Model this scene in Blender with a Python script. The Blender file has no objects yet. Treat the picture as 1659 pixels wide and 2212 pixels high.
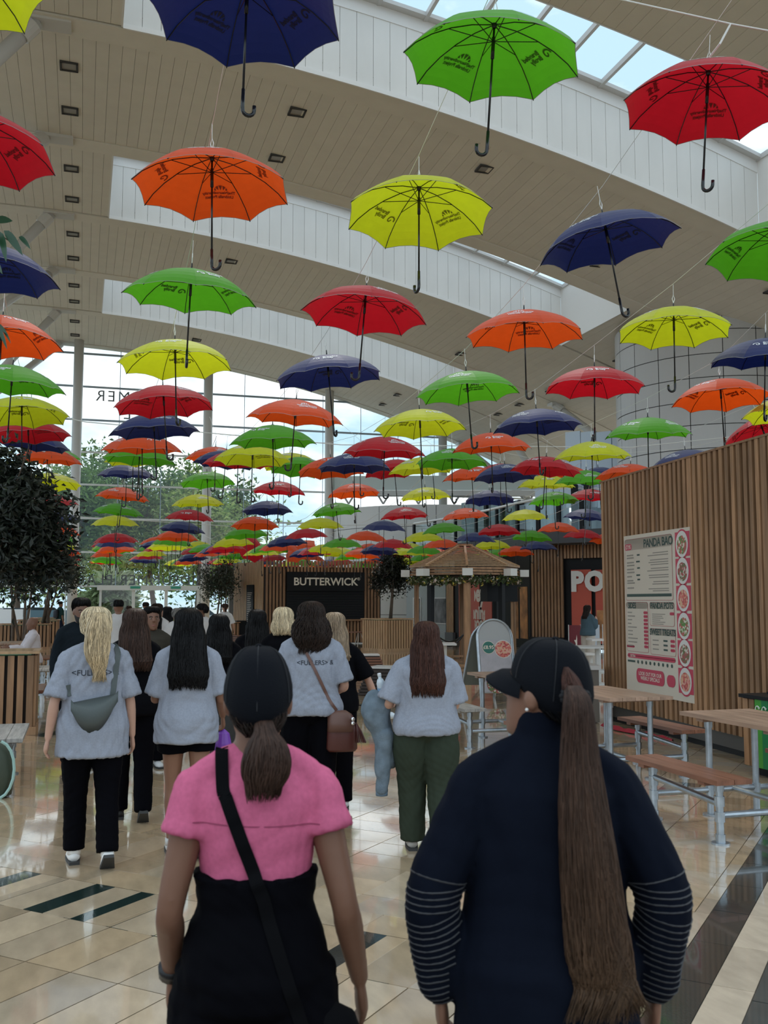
import bpy, bmesh, math, random
import numpy as np
from math import sin, cos, pi, radians as R, atan2, sqrt
from mathutils import Vector, Matrix
SC = bpy.context.scene; COL = SC.collection
RND = random.Random(7)

# ---------------------------------------------------------------- camera
FPX, PITCH, YAW, EYE = 2150.0, math.atan(194/2150.0), R(16.866), 1.72
cam = bpy.data.cameras.new('camera'); camo = bpy.data.objects.new('camera', cam); COL.objects.link(camo)
camo.location = (0, 0, EYE); camo.rotation_euler = (pi/2+PITCH, 0, -YAW)
cam.sensor_fit = 'VERTICAL'; cam.sensor_height = 36; cam.sensor_width = 27; cam.lens = FPX/2212*36
cam.clip_start = .05; cam.clip_end = 600
cam.dof.use_dof = True; cam.dof.focus_distance = 11; cam.dof.aperture_fstop = 7.0
SC.camera = camo

# ---------------------------------------------------------------- sky, exposure
SC.view_settings.view_transform = 'Standard'; SC.view_settings.look = 'None'
SC.view_settings.gamma = 1; SC.view_settings.use_curve_mapping = False
SC.view_settings.exposure = 0.55
W = bpy.data.worlds.new('sky'); SC.world = W; W.use_nodes = True
nt = W.node_tree; nt.nodes.clear()
o = nt.nodes.new('ShaderNodeOutputWorld'); bg = nt.nodes.new('ShaderNodeBackground')
tc = nt.nodes.new('ShaderNodeTexCoord'); mp = nt.nodes.new('ShaderNodeMapping'); mp.inputs['Scale'].default_value = (1, 1, 2.6)
nz = nt.nodes.new('ShaderNodeTexNoise'); nz.inputs['Scale'].default_value = 4.2; nz.inputs['Detail'].default_value = 7; nz.inputs['Roughness'].default_value = .55
cr = nt.nodes.new('ShaderNodeValToRGB'); e = cr.color_ramp.elements
e[0].position = .44; e[0].color = (.37, .53, .64, 1); e[1].position = .64; e[1].color = (.96, .98, 1, 1)
sx = nt.nodes.new('ShaderNodeSeparateXYZ'); cz = nt.nodes.new('ShaderNodeMapRange')
cz.inputs['From Min'].default_value = -.02; cz.inputs['From Max'].default_value = .0
mx = nt.nodes.new('ShaderNodeMix'); mx.data_type = 'RGBA'; mx.inputs['A'].default_value = (.32, .33, .30, 1)
L = nt.links.new
L(tc.outputs['Generated'], mp.inputs['Vector']); L(mp.outputs[0], nz.inputs['Vector']); L(nz.outputs['Fac'], cr.inputs['Fac'])
L(tc.outputs['Generated'], sx.inputs[0]); L(sx.outputs['Z'], cz.inputs['Value']); L(cz.outputs[0], mx.inputs['Factor'])
L(cr.outputs['Color'], mx.inputs['B']); L(mx.outputs['Result'], bg.inputs['Color']); bg.inputs['Strength'].default_value = 1.2
L(bg.outputs[0], o.inputs[0])
SC.cycles.max_bounces = 8; SC.cycles.diffuse_bounces = 4; SC.cycles.glossy_bounces = 3; SC.cycles.transmission_bounces = 6
SC.cycles.transparent_max_bounces = 24; SC.cycles.use_denoising = True; SC.cycles.sample_clamp_indirect = 6
SC.cycles.caustics_reflective = False; SC.cycles.caustics_refractive = False
sun = bpy.data.lights.new('sun', 'SUN'); sun.energy = 1.2; sun.angle = R(12); sun.color = (1, .96, .9)
so = bpy.data.objects.new('sun', sun); COL.objects.link(so); so.rotation_euler = (R(38), 0, R(165))

# ---------------------------------------------------------------- measuring helpers (pixel of the 1659x2212 photograph + real depth -> place)
def ray(x, y):
    u = (x-829.5)/FPX; v = (1106-y)/FPX; cy = cos(PITCH)-v*sin(PITCH); cz = sin(PITCH)+v*cos(PITCH)
    return Vector((u*cos(YAW)+cy*sin(YAW), -u*sin(YAW)+cy*cos(YAW), cz))
O = Vector((0, 0, EYE))
def atY(x, y, Y): d = ray(x, y); return O+d*(Y/d.y)
def atX(x, y, X): d = ray(x, y); return O+d*(X/d.x)
def atZ(x, y, Z): d = ray(x, y); return O+d*((Z-EYE)/d.z)
def atD(x, y, D): d = ray(x, y); return O+d*(D/(d.x*sin(YAW)+d.y*cos(YAW)))

# ---------------------------------------------------------------- materials
MATS = {}
def mat(name, col=(.8, .8, .8), rough=.6, metal=0, var=0, vscale=6, bump=0, bscale=40, stretch=None, spec=.5, attr=None, emit=0, trans=0, coat=0, sheen=0, objvar=0):
    if name in MATS: return MATS[name]
    m = bpy.data.materials.new(name); m.use_nodes = True; n = m.node_tree.nodes; l = m.node_tree.links.new
    b = n['Principled BSDF']; b.inputs['Base Color'].default_value = (*col, 1); b.inputs['Roughness'].default_value = rough
    b.inputs['Metallic'].default_value = metal; b.inputs['Specular IOR Level'].default_value = spec
    if coat: b.inputs['Coat Weight'].default_value = coat; b.inputs['Coat Roughness'].default_value = .04
    if sheen: b.inputs['Sheen Weight'].default_value = sheen
    t = n.new('ShaderNodeTexCoord'); vec = t.outputs['Object']
    if stretch:
        q = n.new('ShaderNodeMapping'); q.inputs['Scale'].default_value = stretch; l(vec, q.inputs['Vector']); vec = q.outputs[0]
    out = None
    if attr:
        a = n.new('ShaderNodeAttribute'); a.attribute_name = attr; out = a.outputs['Color']
    if var:
        z = n.new('ShaderNodeTexNoise'); z.inputs['Scale'].default_value = vscale; z.inputs['Detail'].default_value = 6; l(vec, z.inputs['Vector'])
        mr = n.new('ShaderNodeMapRange'); mr.inputs['From Min'].default_value = .3; mr.inputs['From Max'].default_value = .7
        mr.inputs['To Min'].default_value = 1-var; mr.inputs['To Max'].default_value = 1+var; l(z.outputs['Fac'], mr.inputs['Value'])
        vm = n.new('ShaderNodeVectorMath'); vm.operation = 'SCALE'
        if out: l(out, vm.inputs[0])
        else: vm.inputs[0].default_value = col
        l(mr.outputs[0], vm.inputs['Scale']); out = vm.outputs[0]
    if objvar:
        oi = n.new('ShaderNodeObjectInfo'); mr = n.new('ShaderNodeMapRange'); mr.inputs['To Min'].default_value = 1-objvar; mr.inputs['To Max'].default_value = 1+objvar
        l(oi.outputs['Random'], mr.inputs['Value']); vm = n.new('ShaderNodeVectorMath'); vm.operation = 'SCALE'
        if out: l(out, vm.inputs[0])
        else: vm.inputs[0].default_value = col
        l(mr.outputs[0], vm.inputs['Scale']); out = vm.outputs[0]
    if out: l(out, b.inputs['Base Color'])
    if bump:
        z = n.new('ShaderNodeTexNoise'); z.inputs['Scale'].default_value = bscale; z.inputs['Detail'].default_value = 4; l(vec, z.inputs['Vector'])
        bp = n.new('ShaderNodeBump'); bp.inputs['Strength'].default_value = bump; bp.inputs['Distance'].default_value = .01
        l(z.outputs['Fac'], bp.inputs['Height']); l(bp.outputs[0], b.inputs['Normal'])
    if emit: b.inputs['Emission Color'].default_value = (*col, 1); b.inputs['Emission Strength'].default_value = emit
    if trans:
        mo = n['Material Output']; tl = n.new('ShaderNodeBsdfTranslucent'); ms = n.new('ShaderNodeMixShader'); ms.inputs[0].default_value = trans
        if out: l(out, tl.inputs['Color'])
        else: tl.inputs['Color'].default_value = (*col, 1)
        l(b.outputs[0], ms.inputs[1]); l(tl.outputs[0], ms.inputs[2]); l(ms.outputs[0], mo.inputs['Surface'])
    m.diffuse_color = (*col, 1); MATS[name] = m; return m
def glass(name, tint=(.93, .97, .96), refl=.05):
    if name in MATS: return MATS[name]
    m = bpy.data.materials.new(name); m.use_nodes = True; n = m.node_tree.nodes; l = m.node_tree.links.new; n.remove(n['Principled BSDF'])
    tr = n.new('ShaderNodeBsdfTransparent'); tr.inputs[0].default_value = (*tint, 1); g = n.new('ShaderNodeBsdfGlossy'); g.inputs['Roughness'].default_value = .02
    f = n.new('ShaderNodeLayerWeight'); f.inputs[0].default_value = .5; ms = n.new('ShaderNodeMixShader')
    pw = n.new('ShaderNodeMath'); pw.operation = 'POWER'; pw.inputs[1].default_value = 5; l(f.outputs['Facing'], pw.inputs[0])
    mm = n.new('ShaderNodeMath'); mm.operation = 'MULTIPLY_ADD'; mm.inputs[1].default_value = .9; mm.inputs[2].default_value = refl; mm.use_clamp = True
    l(pw.outputs[0], mm.inputs[0]); l(mm.outputs[0], ms.inputs[0]); l(tr.outputs[0], ms.inputs[1]); l(g.outputs[0], ms.inputs[2]); l(ms.outputs[0], n['Material Output'].inputs[0])
    MATS[name] = m; return m

# ---------------------------------------------------------------- mesh helpers
class MB:
    def __init__(s): s.v = []; s.f = []; s.m = []; s.c = None
    def add(s, vs, fs, mi=0):
        b = len(s.v); s.v += [tuple(q) for q in vs]; s.f += [tuple(i+b for i in f) for f in fs]; s.m += [mi]*len(fs); return s
    def box(s, c, d, rz=0, mi=0, M=None):
        hx, hy, hz = d[0]/2, d[1]/2, d[2]/2; vs = [Vector((x, y, z)) for z in (-hz, hz) for y in (-hy, hy) for x in (-hx, hx)]
        M = M or (Matrix.Translation(c) @ Matrix.Rotation(rz, 4, 'Z')); vs = [M @ q for q in vs]
        return s.add(vs, [(0, 2, 3, 1), (4, 5, 7, 6), (0, 1, 5, 4), (2, 6, 7, 3), (0, 4, 6, 2), (1, 3, 7, 5)], mi)
    def bar(s, a, b, w, h, mi=0, up=(0, 0, 1)):
        a = Vector(a); b = Vector(b); d = (b-a); n = d.normalized(); u = Vector(up)
        if abs(n.dot(u)) > .99: u = Vector((0, 1, 0))
        x = n.cross(u).normalized()*w/2; y = x.cross(n).normalized()*h/2
        vs = [a-x-y, a+x-y, a+x+y, a-x+y, b-x-y, b+x-y, b+x+y, b-x+y]
        return s.add(vs, [(0, 1, 2, 3), (7, 6, 5, 4), (0, 4, 5, 1), (1, 5, 6, 2), (2, 6, 7, 3), (3, 7, 4, 0)], mi)
    def tube(s, pts, r, n=8, mi=0, flat=1, ref=(0, 0, 1), cap=True):
        P = [Vector(p) for p in pts]; k = len(P); r = r if hasattr(r, '__len__') else [r]*k; rings = []; px = None
        for i in range(k):
            t = (P[min(i+1, k-1)]-P[max(i-1, 0)]).normalized()
            if px is None:
                u = Vector(ref); u = u if abs(t.dot(u)) < .98 else Vector((0, 1, 0)); px = t.cross(u).normalized()
            else: px = (px-t*px.dot(t)).normalized()
            py = t.cross(px); fl = flat[i] if hasattr(flat, '__len__') else flat
            rings.append([P[i]+(px*cos(2*pi*j/n)+py*sin(2*pi*j/n)*fl)*r[i] for j in range(n)])
        vs = [q for g in rings for q in g]; fs = [(i*n+j, i*n+(j+1) % n, (i+1)*n+(j+1) % n, (i+1)*n+j) for i in range(k-1) for j in range(n)]
        if cap: fs += [tuple(range(n))[::-1], tuple((k-1)*n+j for j in range(n))]
        return s.add(vs, fs, mi)
    def loft(s, secs, n=20, mi=0, e=1.0):   # horizontal sections (z, cx, cy, rx, ry)
        k = len(secs); vs = []
        for z, cx, cy, rx, ry in secs:
            for j in range(n):
                t = 2*pi*j/n; c, d = cos(t), sin(t)
                if e != 1: c = math.copysign(abs(c)**e, c); d = math.copysign(abs(d)**e, d)
                vs.append((cx+rx*c, cy+ry*d, z))
        fs = [(i*n+j, (i+1)*n+j, (i+1)*n+(j+1) % n, i*n+(j+1) % n) for i in range(k-1) for j in range(n)]
        fs += [tuple(range(n)), tuple((k-1)*n+j for j in range(n))[::-1]]
        return s.add(vs, fs, mi)
    def ball(s, c, r, n=12, k=8, mi=0):
        r = r if hasattr(r, '__len__') else (r, r, r)
        return s.loft([(c[2]+r[2]*-cos(pi*i/k)*.999, c[0], c[1], max(.02, sin(pi*i/k))*r[0], max(.02, sin(pi*i/k))*r[1]) for i in range(k+1)], n, mi)
    def prism(s, poly, z0, z1, mi=0):
        n = len(poly); vs = [(x, y, z0) for x, y in poly]+[(x, y, z1) for x, y in poly]
        return s.add(vs, [tuple(range(n))[::-1], tuple(range(n, 2*n))]+[(i, (i+1) % n, n+(i+1) % n, n+i) for i in range(n)], mi)
    def build(s, name, mats, parent=None, smooth=False, cols=None, kind=None, world=True, label=None):
        me = bpy.data.meshes.new(name); off = parent.location if (parent is not None and world) else None
        vs = s.v
        if off is not None and off.length > 0:
            x, y, z = off; vs = [(a-x, b-y, c-z) for a, b, c in vs]
        me.from_pydata(vs, [], s.f)
        for q in (mats if isinstance(mats, (list, tuple)) else [mats]): me.materials.append(q)
        if any(s.m): me.polygons.foreach_set('material_index', s.m)
        if smooth: me.polygons.foreach_set('use_smooth', [True]*len(me.polygons))
        if cols is not None:
            ca = me.color_attributes.new('col', 'FLOAT_COLOR', 'POINT'); ca.data.foreach_set('color', np.asarray(cols, 'f').ravel())
        me.update(); return link(name, me, parent, kind, label)
def link(name, me, parent=None, kind=None, label=None):
    ob = bpy.data.objects.new(name, me); COL.objects.link(ob)
    if parent is not None: ob.parent = parent
    if kind: ob['kind'] = kind
    if label: ob['label'] = label
    return ob
def thing(name, label, cat, loc=(0, 0, 0), rz=0, group=None):
    ob = bpy.data.objects.new(name, None); COL.objects.link(ob); ob.location = loc; ob.rotation_euler = (0, 0, rz); ob.empty_display_size = .2
    ob['label'] = label; ob['category'] = cat
    if group: ob['group'] = group
    return ob
def tag(ob, label, cat, group=None):
    ob['label'] = label; ob['category'] = cat
    if group: ob['group'] = group
    return ob
def struct(name, mb, mats, parent=None, **k): return mb.build(name, mats, parent, kind='structure', **k)
def copy_tree(src, parent=None):
    c = src.copy(); COL.objects.link(c)
    if parent is not None: c.parent = parent
    for ch in src.children: copy_tree(ch, c)
    return c
FONTC = {}
def text_pts(body, size=1, bold=0, align='CENTER', spacing=1):
    key = (body, bold, align, spacing)
    if key not in FONTC:
        cu = bpy.data.curves.new('t', 'FONT'); cu.body = body; cu.align_x = align; cu.align_y = 'CENTER'; cu.offset = bold; cu.resolution_u = 3; cu.space_character = spacing
        ob = bpy.data.objects.new('t', cu); COL.objects.link(ob); dg = bpy.context.evaluated_depsgraph_get(); dg.update()
        me = bpy.data.meshes.new_from_object(ob.evaluated_get(dg))
        FONTC[key] = ([v.co.copy() for v in me.vertices], [tuple(p.vertices) for p in me.polygons])
        bpy.data.objects.remove(ob); bpy.data.curves.remove(cu); bpy.data.meshes.remove(me)
    v, f = FONTC[key]; return [q*size for q in v], f
def put_text(mb, body, size, M, mi=0, bold=0, align='CENTER', mirror=False, spacing=1):
    v, f = text_pts(body, size, bold, align, spacing)
    if mirror: v = [Vector((-q.x, q.y, q.z)) for q in v]
    mb.add([M @ q for q in v], f, mi); return mb
def plane_M(origin, xdir, ydir):   # text plane
    x = Vector(xdir).normalized(); y = Vector(ydir).normalized(); z = x.cross(y)
    return Matrix(((x.x, y.x, z.x, origin[0]), (x.y, y.y, z.y, origin[1]), (x.z, y.z, z.z, origin[2]), (0, 0, 0, 1)))

# ================================================================= SETTING
YG = 52.0
def hz(X): return 14.75-.00805*(X+2.5)**2
m_soffit = mat('painted soffit board', (.76, .73, .65), .55, var=.03, vscale=2, objvar=.03)
m_white = mat('white painted panel', (.80, .80, .78), .5, var=.04, vscale=1.5, stretch=(1, 1, .3), objvar=.02)
m_dark = mat('dark joint', (.05, .05, .05), .8)
m_steel = mat('grey painted steel', (.62, .62, .61), .4)
m_glass = glass('clear glazing'); m_skyglass = glass('skylight glass', (.97, .98, .99), .03)

# floor -----------------------------------------------------------
C45 = cos(pi/4)
m_tile = mat('travertine tile', (.6, .5, .4), .11, var=.13, vscale=5, bump=.05, bscale=60, attr='col', stretch=(2.2, .8, 1), spec=.9, coat=.85)
m_grout = mat('grout', (.16, .13, .10), .7)
fl = MB().box((6, 24, -.06), (60, 80, .1)); floor = struct('floor', fl, m_grout)
def uv2xy(u, v): return ((u-v)*C45, (u+v)*C45)
tiles = []
CRE = [(.56, .41, .255), (.52, .385, .245), (.60, .46, .31), (.47, .35, .225), (.57, .44, .30), (.50, .40, .29)]
def inview(x, y, m=.8):
    f = x*sin(YAW)+y*cos(YAW); r = x*cos(YAW)-y*sin(YAW)
    return f > 2.2 and abs(r) < f*.388+m and y < YG+1.5
def add_tile(u0, u1, v0, v1, dark=False):
    uc, vc = (u0+u1)/2, (v0+v1)/2; x, y = uv2xy(uc, vc)
    if not inview(x, y): return
    c = (.018, .035, .03) if dark else RND.choice(CRE)
    if dark == 2: c = (.06, .075, .075)
    tiles.append((x*sin(YAW)+y*cos(YAW), u0, u1, v0, v1, c))
P1, P2 = 5.22, 4.13
def band_at(u): k = math.floor((u-P2)/P1); return k, u-(P2+k*P1)
for k in range(-2, 14):
    ub = P2+k*P1                                  # the striped band
    for j in range(-340, 340):
        v0 = .155*j+.015
        if v0 > 36 or v0 < -30: continue
        dk = (j % 2 == 0) and ((j//2) % 7 not in (5,) or k == 0)
        if k >= 1: dk = (j % 4 in (0, 1)) and (j//4) % 3 != 2
        add_tile(ub, ub+.575, v0, v0+.155, dk)
    u = ub+.575; i = 0                            # rows between two bands, .29 deep, .57 long
    while u < ub+P1-.05:
        du = min(.29, ub+P1-u)
        for j in range(-55, 62):
            v0 = .575*j+.02+(.28 if i % 2 else 0)*0
            if ub < 3: continue
            add_tile(u, u+du, v0, v0+.575, False)
        u += du; i += 1
    if k < 0:
        for i in range(-3, 8):
            for j in range(-60, 60):
                add_tile(4.13-.575*(i+1), 4.13-.575*i, .295*j+.02, .295*j+.315)
tiles.sort(key=lambda t: t[0])
# the dark lengthwise border of the right side
def in_border(v): return .88 < v < 1.09
def tilegeo(t, mb, cols):
    _, u0, u1, v0, v1, c = t; g = .0022 if v1-v0 < .2 else .0035; h = RND.uniform(-.0006, .0006); b = len(mb.v)
    vs = []; top = [(u0+g, v0+g), (u1-g, v0+g), (u1-g, v1-g), (u0+g, v1-g)]
    for z in (-.012, h):
        for u, v in top: x, y = uv2xy(u, v); vs.append((x, y, z))
    mb.add(vs, [(4, 5, 6, 7), (0, 1, 5, 4), (1, 2, 6, 5), (2, 3, 7, 6), (3, 0, 4, 7)])
    k = RND.uniform(.9, 1.08); cols += [(c[0]*k, c[1]*k, c[2]*k, 1)]*8
clean = []
for t in tiles:
    _, u0, u1, v0, v1, c = t
    if u0 > 4.1 and v1 > .72 and v0 < 1.09 and u0 < 30:   # cut the border strip in
        if v0 < .72: clean.append((t[0], u0, u1, v0, .71, c))
        if v1 > 1.09: clean.append((t[0], u0, u1, 1.09, v1, c))
    else: clean.append(t)
tiles = []
u = 4.24
while u < 14:
    x, y = uv2xy(u, 1)
    if inview(x, y): tiles += [(x*sin(YAW)+y*cos(YAW), u, u+.57, .895, 1.09, (.03, .04, .04)), (x*sin(YAW)+y*cos(YAW), u, u+.57, .71, .895, (.66, .54, .41))]
    u += .57
for t in clean:
    if t[3] < .71 and t[4] <= .72 and t[3] > .45 and t[1] > 4.1: t = t[:5]+((.07, .085, .085),)
    tiles.append(t)
tiles.sort(key=lambda t: t[0])
for t in tiles[:290]:
    mb = MB(); cc = []; tilegeo(t, mb, cc); mb.build('tile', m_tile, floor, cols=cc)
mb = MB(); cc = []
for t in tiles[290:]: tilegeo(t, mb, cc)
ob = mb.build('tile_field', m_tile, floor, cols=cc, kind='stuff')

# ceiling ---------------------------------------------------------
ceil = thing('ceiling', '', '', (0, 0, 0)); del ceil['label'], ceil['category']; ceil['kind'] = 'structure'
XL, XR, SX0, SX1 = -9.0, 27.0, .57, 17.4
solid = [(11.4, 17.3), (23.0, 28.3), (34.6, 40.0), (46.2, 51.6)]; slots = [(17.3, 22.2), (29.0, 33.9), (40.6, 45.5)]
bands = [(22.2, 23.0), (28.3, 29.0), (33.9, 34.6), (40.0, 40.6), (45.5, 46.2), (51.6, 52.3)]
PW = .30; plank_list = []
def plank(x0, x1, y0, y1, dz=0):
    g = .0035; x0 += g; x1 -= g; z0, z1 = hz(x0)+dz, hz(x1)+dz; mb = MB()
    mb.add([(x0, y0, z0), (x1, y0, z1), (x1, y1, z1), (x0, y1, z0), (x0, y0, z0+.05), (x1, y0, z1+.05), (x1, y1, z1+.05), (x0, y1, z0+.05)],
           [(0, 3, 2, 1), (0, 1, 5, 4), (1, 2, 6, 5), (2, 3, 7, 6), (3, 0, 4, 7), (4, 5, 6, 7)]); return mb
nx = int((XR-XL)/PW)
for (y0, y1) in solid:
    for i in range(nx):
        x0 = XL+i*PW
        plank_list.append((y0 if y0 > 12 else 60, plank(x0, x0+PW, y0+.012, y1-.012)))
for (y0, y1) in slots:
    for i in range(nx):
        x0 = XL+i*PW; x1 = x0+PW
        if x0 < SX0-.01: plank_list.append((y0+20, plank(x0, min(x1, SX0), y0+.012, y1-.012)))
        elif x1 > SX1: plank_list.append((y0+20, plank(max(x0, SX1), x1, y0+.012, y1-.012)))
def in_x(mb, lo, hi): return lo < mb.v[0][0] < hi
cand = sorted([p for p in plank_list if in_x(p[1], -4, 19)], key=lambda t: t[0]); rest = [p for p in plank_list if not in_x(p[1], -4, 19)]
for _, mb in cand[:200]: mb.build('plank', m_soffit, ceil)
mb = MB()
for _, q in cand[200:]+rest: mb.add(q.v, q.f)
mb.build('plank_field', m_soffit, ceil, kind='stuff')
for (y0, y1) in bands:                       # smooth ribs between the bays
    mb = MB(); xs = [XL+i*.6 for i in range(61)]
    for a, b in zip(xs[:-1], xs[1:]):
        za, zb = hz(a)-.03, hz(b)-.03
        q0 = y0+.05 if y0 not in (28.3, 40.0, 51.6) else y0; mb.add([(a, q0, za), (b, q0, zb), (b, y1, zb), (a, y1, za), (a, q0, za+.3), (b, q0, zb+.3), (b, y1, zb+.3), (a, y1, za+.3)], [(0, 3, 2, 1), (0, 1, 5, 4), (2, 3, 7, 6), (4, 5, 6, 7)])
    mb.build('rib', m_soffit, ceil)
mb = MB()                                    # roof deck above, keeps the sky out
for (y0, y1) in solid+bands+slots:
    sl = (y0, y1) in slots
    for i in range(60):
        a = XL+i*.6; b = a+.6
        if sl and b > SX0 and a < SX1:
            if a < SX0: b = SX0
            elif b > SX1: a = SX1
            else: continue
        mb.add([(a, y0, hz(a)+.3), (b, y0, hz(b)+.3), (b, y1, hz(b)+.3), (a, y1, hz(a)+.3)], [(0, 1, 2, 3)])
mb.build('roof_deck', m_dark, ceil)
WH = 2.2
for si, (y0, y1) in enumerate(slots):        # light wells: far wall boards, end walls, glass on top
    mb = MB(); n = int((SX1-SX0)/.42)
    for i in range(n):
        a = SX0+i*(SX1-SX0)/n+.005; b = SX0+(i+1)*(SX1-SX0)/n-.005
        bb = MB(); bb.add([(a, y1, hz(a)), (b, y1, hz(b)), (b, y1, hz(b)+WH-.35), (a, y1, hz(a)+WH-.35), (a, y1+.04, hz(a)), (b, y1+.04, hz(b)), (b, y1+.04, hz(b)+WH-.35), (a, y1+.04, hz(a)+WH-.35)],
                  [(0, 1, 2, 3), (0, 4, 5, 1), (3, 2, 6, 7), (0, 3, 7, 4), (1, 5, 6, 2)])
        if si < 2: bb.build('panel', m_white, ceil)
        else: mb.add(bb.v, bb.f)
    if mb.v: mb.build('panel_field', m_white, ceil, kind='stuff')
    mb = MB(); xs = [SX0+i*(SX1-SX0)/28 for i in range(29)]
    for a, b in zip(xs[:-1], xs[1:]):        # fascia + white lip + near wall
        for (yy, zl, zh) in ((y1-.02, WH-.36, WH+.05), (y1-.03, -.06, .06)):
            mb.add([(a, yy, hz(a)+zl), (b, yy, hz(b)+zl), (b, yy, hz(b)+zh), (a, yy, hz(a)+zh), (a, yy+.05, hz(a)+zl), (b, yy+.05, hz(b)+zl), (b, yy+.05, hz(b)+zh), (a, yy+.05, hz(a)+zh)], [(0, 1, 2, 3), (0, 4, 5, 1), (3, 2, 6, 7)])
        mb.add([(a, y0, hz(a)-.03), (b, y0, hz(b)-.03), (b, y0, hz(b)+WH), (a, y0, hz(a)+WH)], [(3, 2, 1, 0)])
    for a, b in zip(xs[:-1], xs[1:]): mb.add([(a, y1+.05, hz(a)-.02), (b, y1+.05, hz(b)-.02), (b, y1+.05, hz(b)+WH), (a, y1+.05, hz(a)+WH)], [(0, 1, 2, 3)])
    for X in (SX0, SX1):
        s_ = .04 if X == SX0 else -.04
        mb.add([(X, y0, hz(X)-.03), (X, y1, hz(X)-.03), (X, y1, hz(X)+WH), (X, y0, hz(X)+WH), (X-s_, y0, hz(X)-.03), (X-s_, y1, hz(X)-.03), (X-s_, y1, hz(X)+WH), (X-s_, y0, hz(X)+WH)], [(0, 1, 2, 3), (7, 6, 5, 4), (0, 4, 5, 1)])
    mb.build('light_well_wall', mat('white fascia', (.84, .84, .83), .45), ceil)
    fr = MB(); ng = 14
    for i in range(ng+1):
        X = SX0+i*(SX1-SX0)/ng; z = hz(X)+WH+.02
        fr.bar((X, y0, z), (X, y1, z), .09, .14)
    for yy in (y0+.1, (y0+y1)/2, y1-.12):
        for a, b in zip(xs[:-1], xs[1:]): fr.bar((a, yy, hz(a)+WH+.02), (b, yy, hz(b)+WH+.02), .1 if yy != y1-.12 else .22, .10)
    fr.build('skylight_frame', m_steel, ceil)
    for i in range(ng):
        X0 = SX0+i*(SX1-SX0)/ng+.045; X1 = SX0+(i+1)*(SX1-SX0)/ng-.045
        for (ya, yb) in ((y0+.15, (y0+y1)/2-.05), ((y0+y1)/2+.05, y1-.2)):
            MB().add([(X0, ya, hz(X0)+WH+.05), (X1, ya, hz(X1)+WH+.05), (X1, yb, hz(X1)+WH+.05), (X0, yb, hz(X0)+WH+.05)], [(0, 1, 2, 3)]).build('pane', m_skyglass, ceil)
# recessed downlights
m_dl = mat('downlight glass', (.30, .29, .27), .3)
DLN = {}
DLO = ['nearest', 'second', 'third', 'fourth', 'fifth', 'sixth', 'seventh', 'eighth', 'ninth', 'tenth', 'eleventh', 'twelfth']
def downlight(X, Y):
    rw = {-.62: 'left row above the first glass column', 5.0: 'second row from the left', 10.2: 'middle row', 15.2: 'second row from the right', 19.4: 'right row above the tower'}[X]; DLN[X] = DLN.get(X, -1)+1
    t = thing('ceiling_light', '%s small square downlight in the %s' % (DLO[DLN[X]], rw), 'light', (X, Y, hz(X)), 0, 'recessed ceiling downlights')
    z = hz(X); s = .19; fr = MB()
    for (dx, dy, w, h) in ((0, s, 2*s+.05, .05), (0, -s, 2*s+.05, .05), (s, 0, .05, 2*s), (-s, 0, .05, 2*s)): fr.box((X+dx, Y+dy, z-.015), (w, h, .05))
    fr.build('frame', m_dark, t); MB().box((X, Y, z-.005), (2*s-.05, 2*s-.05, .02)).build('lens', m_dl, t)
for X in (-.62,):
    for Y in (21.0, 24.4, 26.7, 30.4, 32.8, 36.0, 38.6, 42.0, 44.3, 47.5, 50.0): downlight(X, Y)
for X in (5.0, 10.2, 15.2):
    for Y in ((24.2, 27.0) if X < 20 else ()): downlight(X, Y)
    for Y in (36.0, 38.8, 47.6, 50.2): downlight(X, Y)
for Y in (13.5, 15.9, 24.2, 27, 30.5, 33, 36, 38.8, 42, 44.5): downlight(19.4, Y)

# glass end wall --------------------------------------------------
win = thing('window_1', '', ''); del win['label'], win['category']; win['kind'] = 'structure'
ZT = [2.5, 4.2, 5.9, 7.6, 9.25, 10.9, 12.6, 14.3]
XS = [-.5+2.13*i for i in range(-4, 13)]
m_frame = mat('window frame blue grey', (.34, .42, .50), .4, metal=.3)
m_framew = mat('window frame pale', (.72, .76, .76), .4)
for i, z in enumerate(ZT):
    MB().box((8.5, YG, z), (36, .10, .09)).build('transom', m_frame if i > 4 else m_framew, win)
for X in XS: MB().tube([(X, YG-.1, 2.5), (X, YG-.1, hz(X)-.1)], .018, 6).build('tension_rod', m_frame, win)
for i in range(len(XS)-1):
    for j in range(len(ZT)):
        z0 = ZT[j]+.03; z1 = (ZT[j+1] if j < 7 else 16)-.03; a, b = XS[i]+.02, XS[i+1]-.02
        z1a, z1b = min(z1, hz(a)), min(z1, hz(b))
        if z1b <= z0: continue
        MB().add([(a, YG+.01, z0), (b, YG+.01, z0), (b, YG+.01, z1b), (a, YG+.01, z1a)], [(0, 1, 2, 3)]).build('pane', m_glass, win)
for k, px in enumerate((-1, 0, 1, 2, 3)):
    X = -.42+6.42*px
    MB().tube([(X, YG-1.0, 0), (X, YG-1.0, 4.6), (X, YG-1.0, hz(X))], .235, 20).build('trim_%d' % (k+1), m_steel, None, smooth=True, kind='structure')
# lettering on the glass, read from outside
lt = MB(); m_let = mat('grey vinyl letters', (.12, .14, .16), .5)
put_text(lt, 'MIDSUMMER', .80, plane_M(atY(322, 862, YG-.02), (-1, 0, 0), (0, 0, 1)), spacing=1.25)
put_text(lt, 'PLACE', .80, plane_M(atY(325, 898, YG-.02), (-1, 0, 0), (0, 0, 1)), spacing=1.25)
put_text(lt, 'MIDSUMMER PLACE', .72, plane_M(atY(298, 1254, YG-.15), (-1, 0, 0), (0, 0, 1)), spacing=1.12)
lt.build('lettering', m_let, win)
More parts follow.
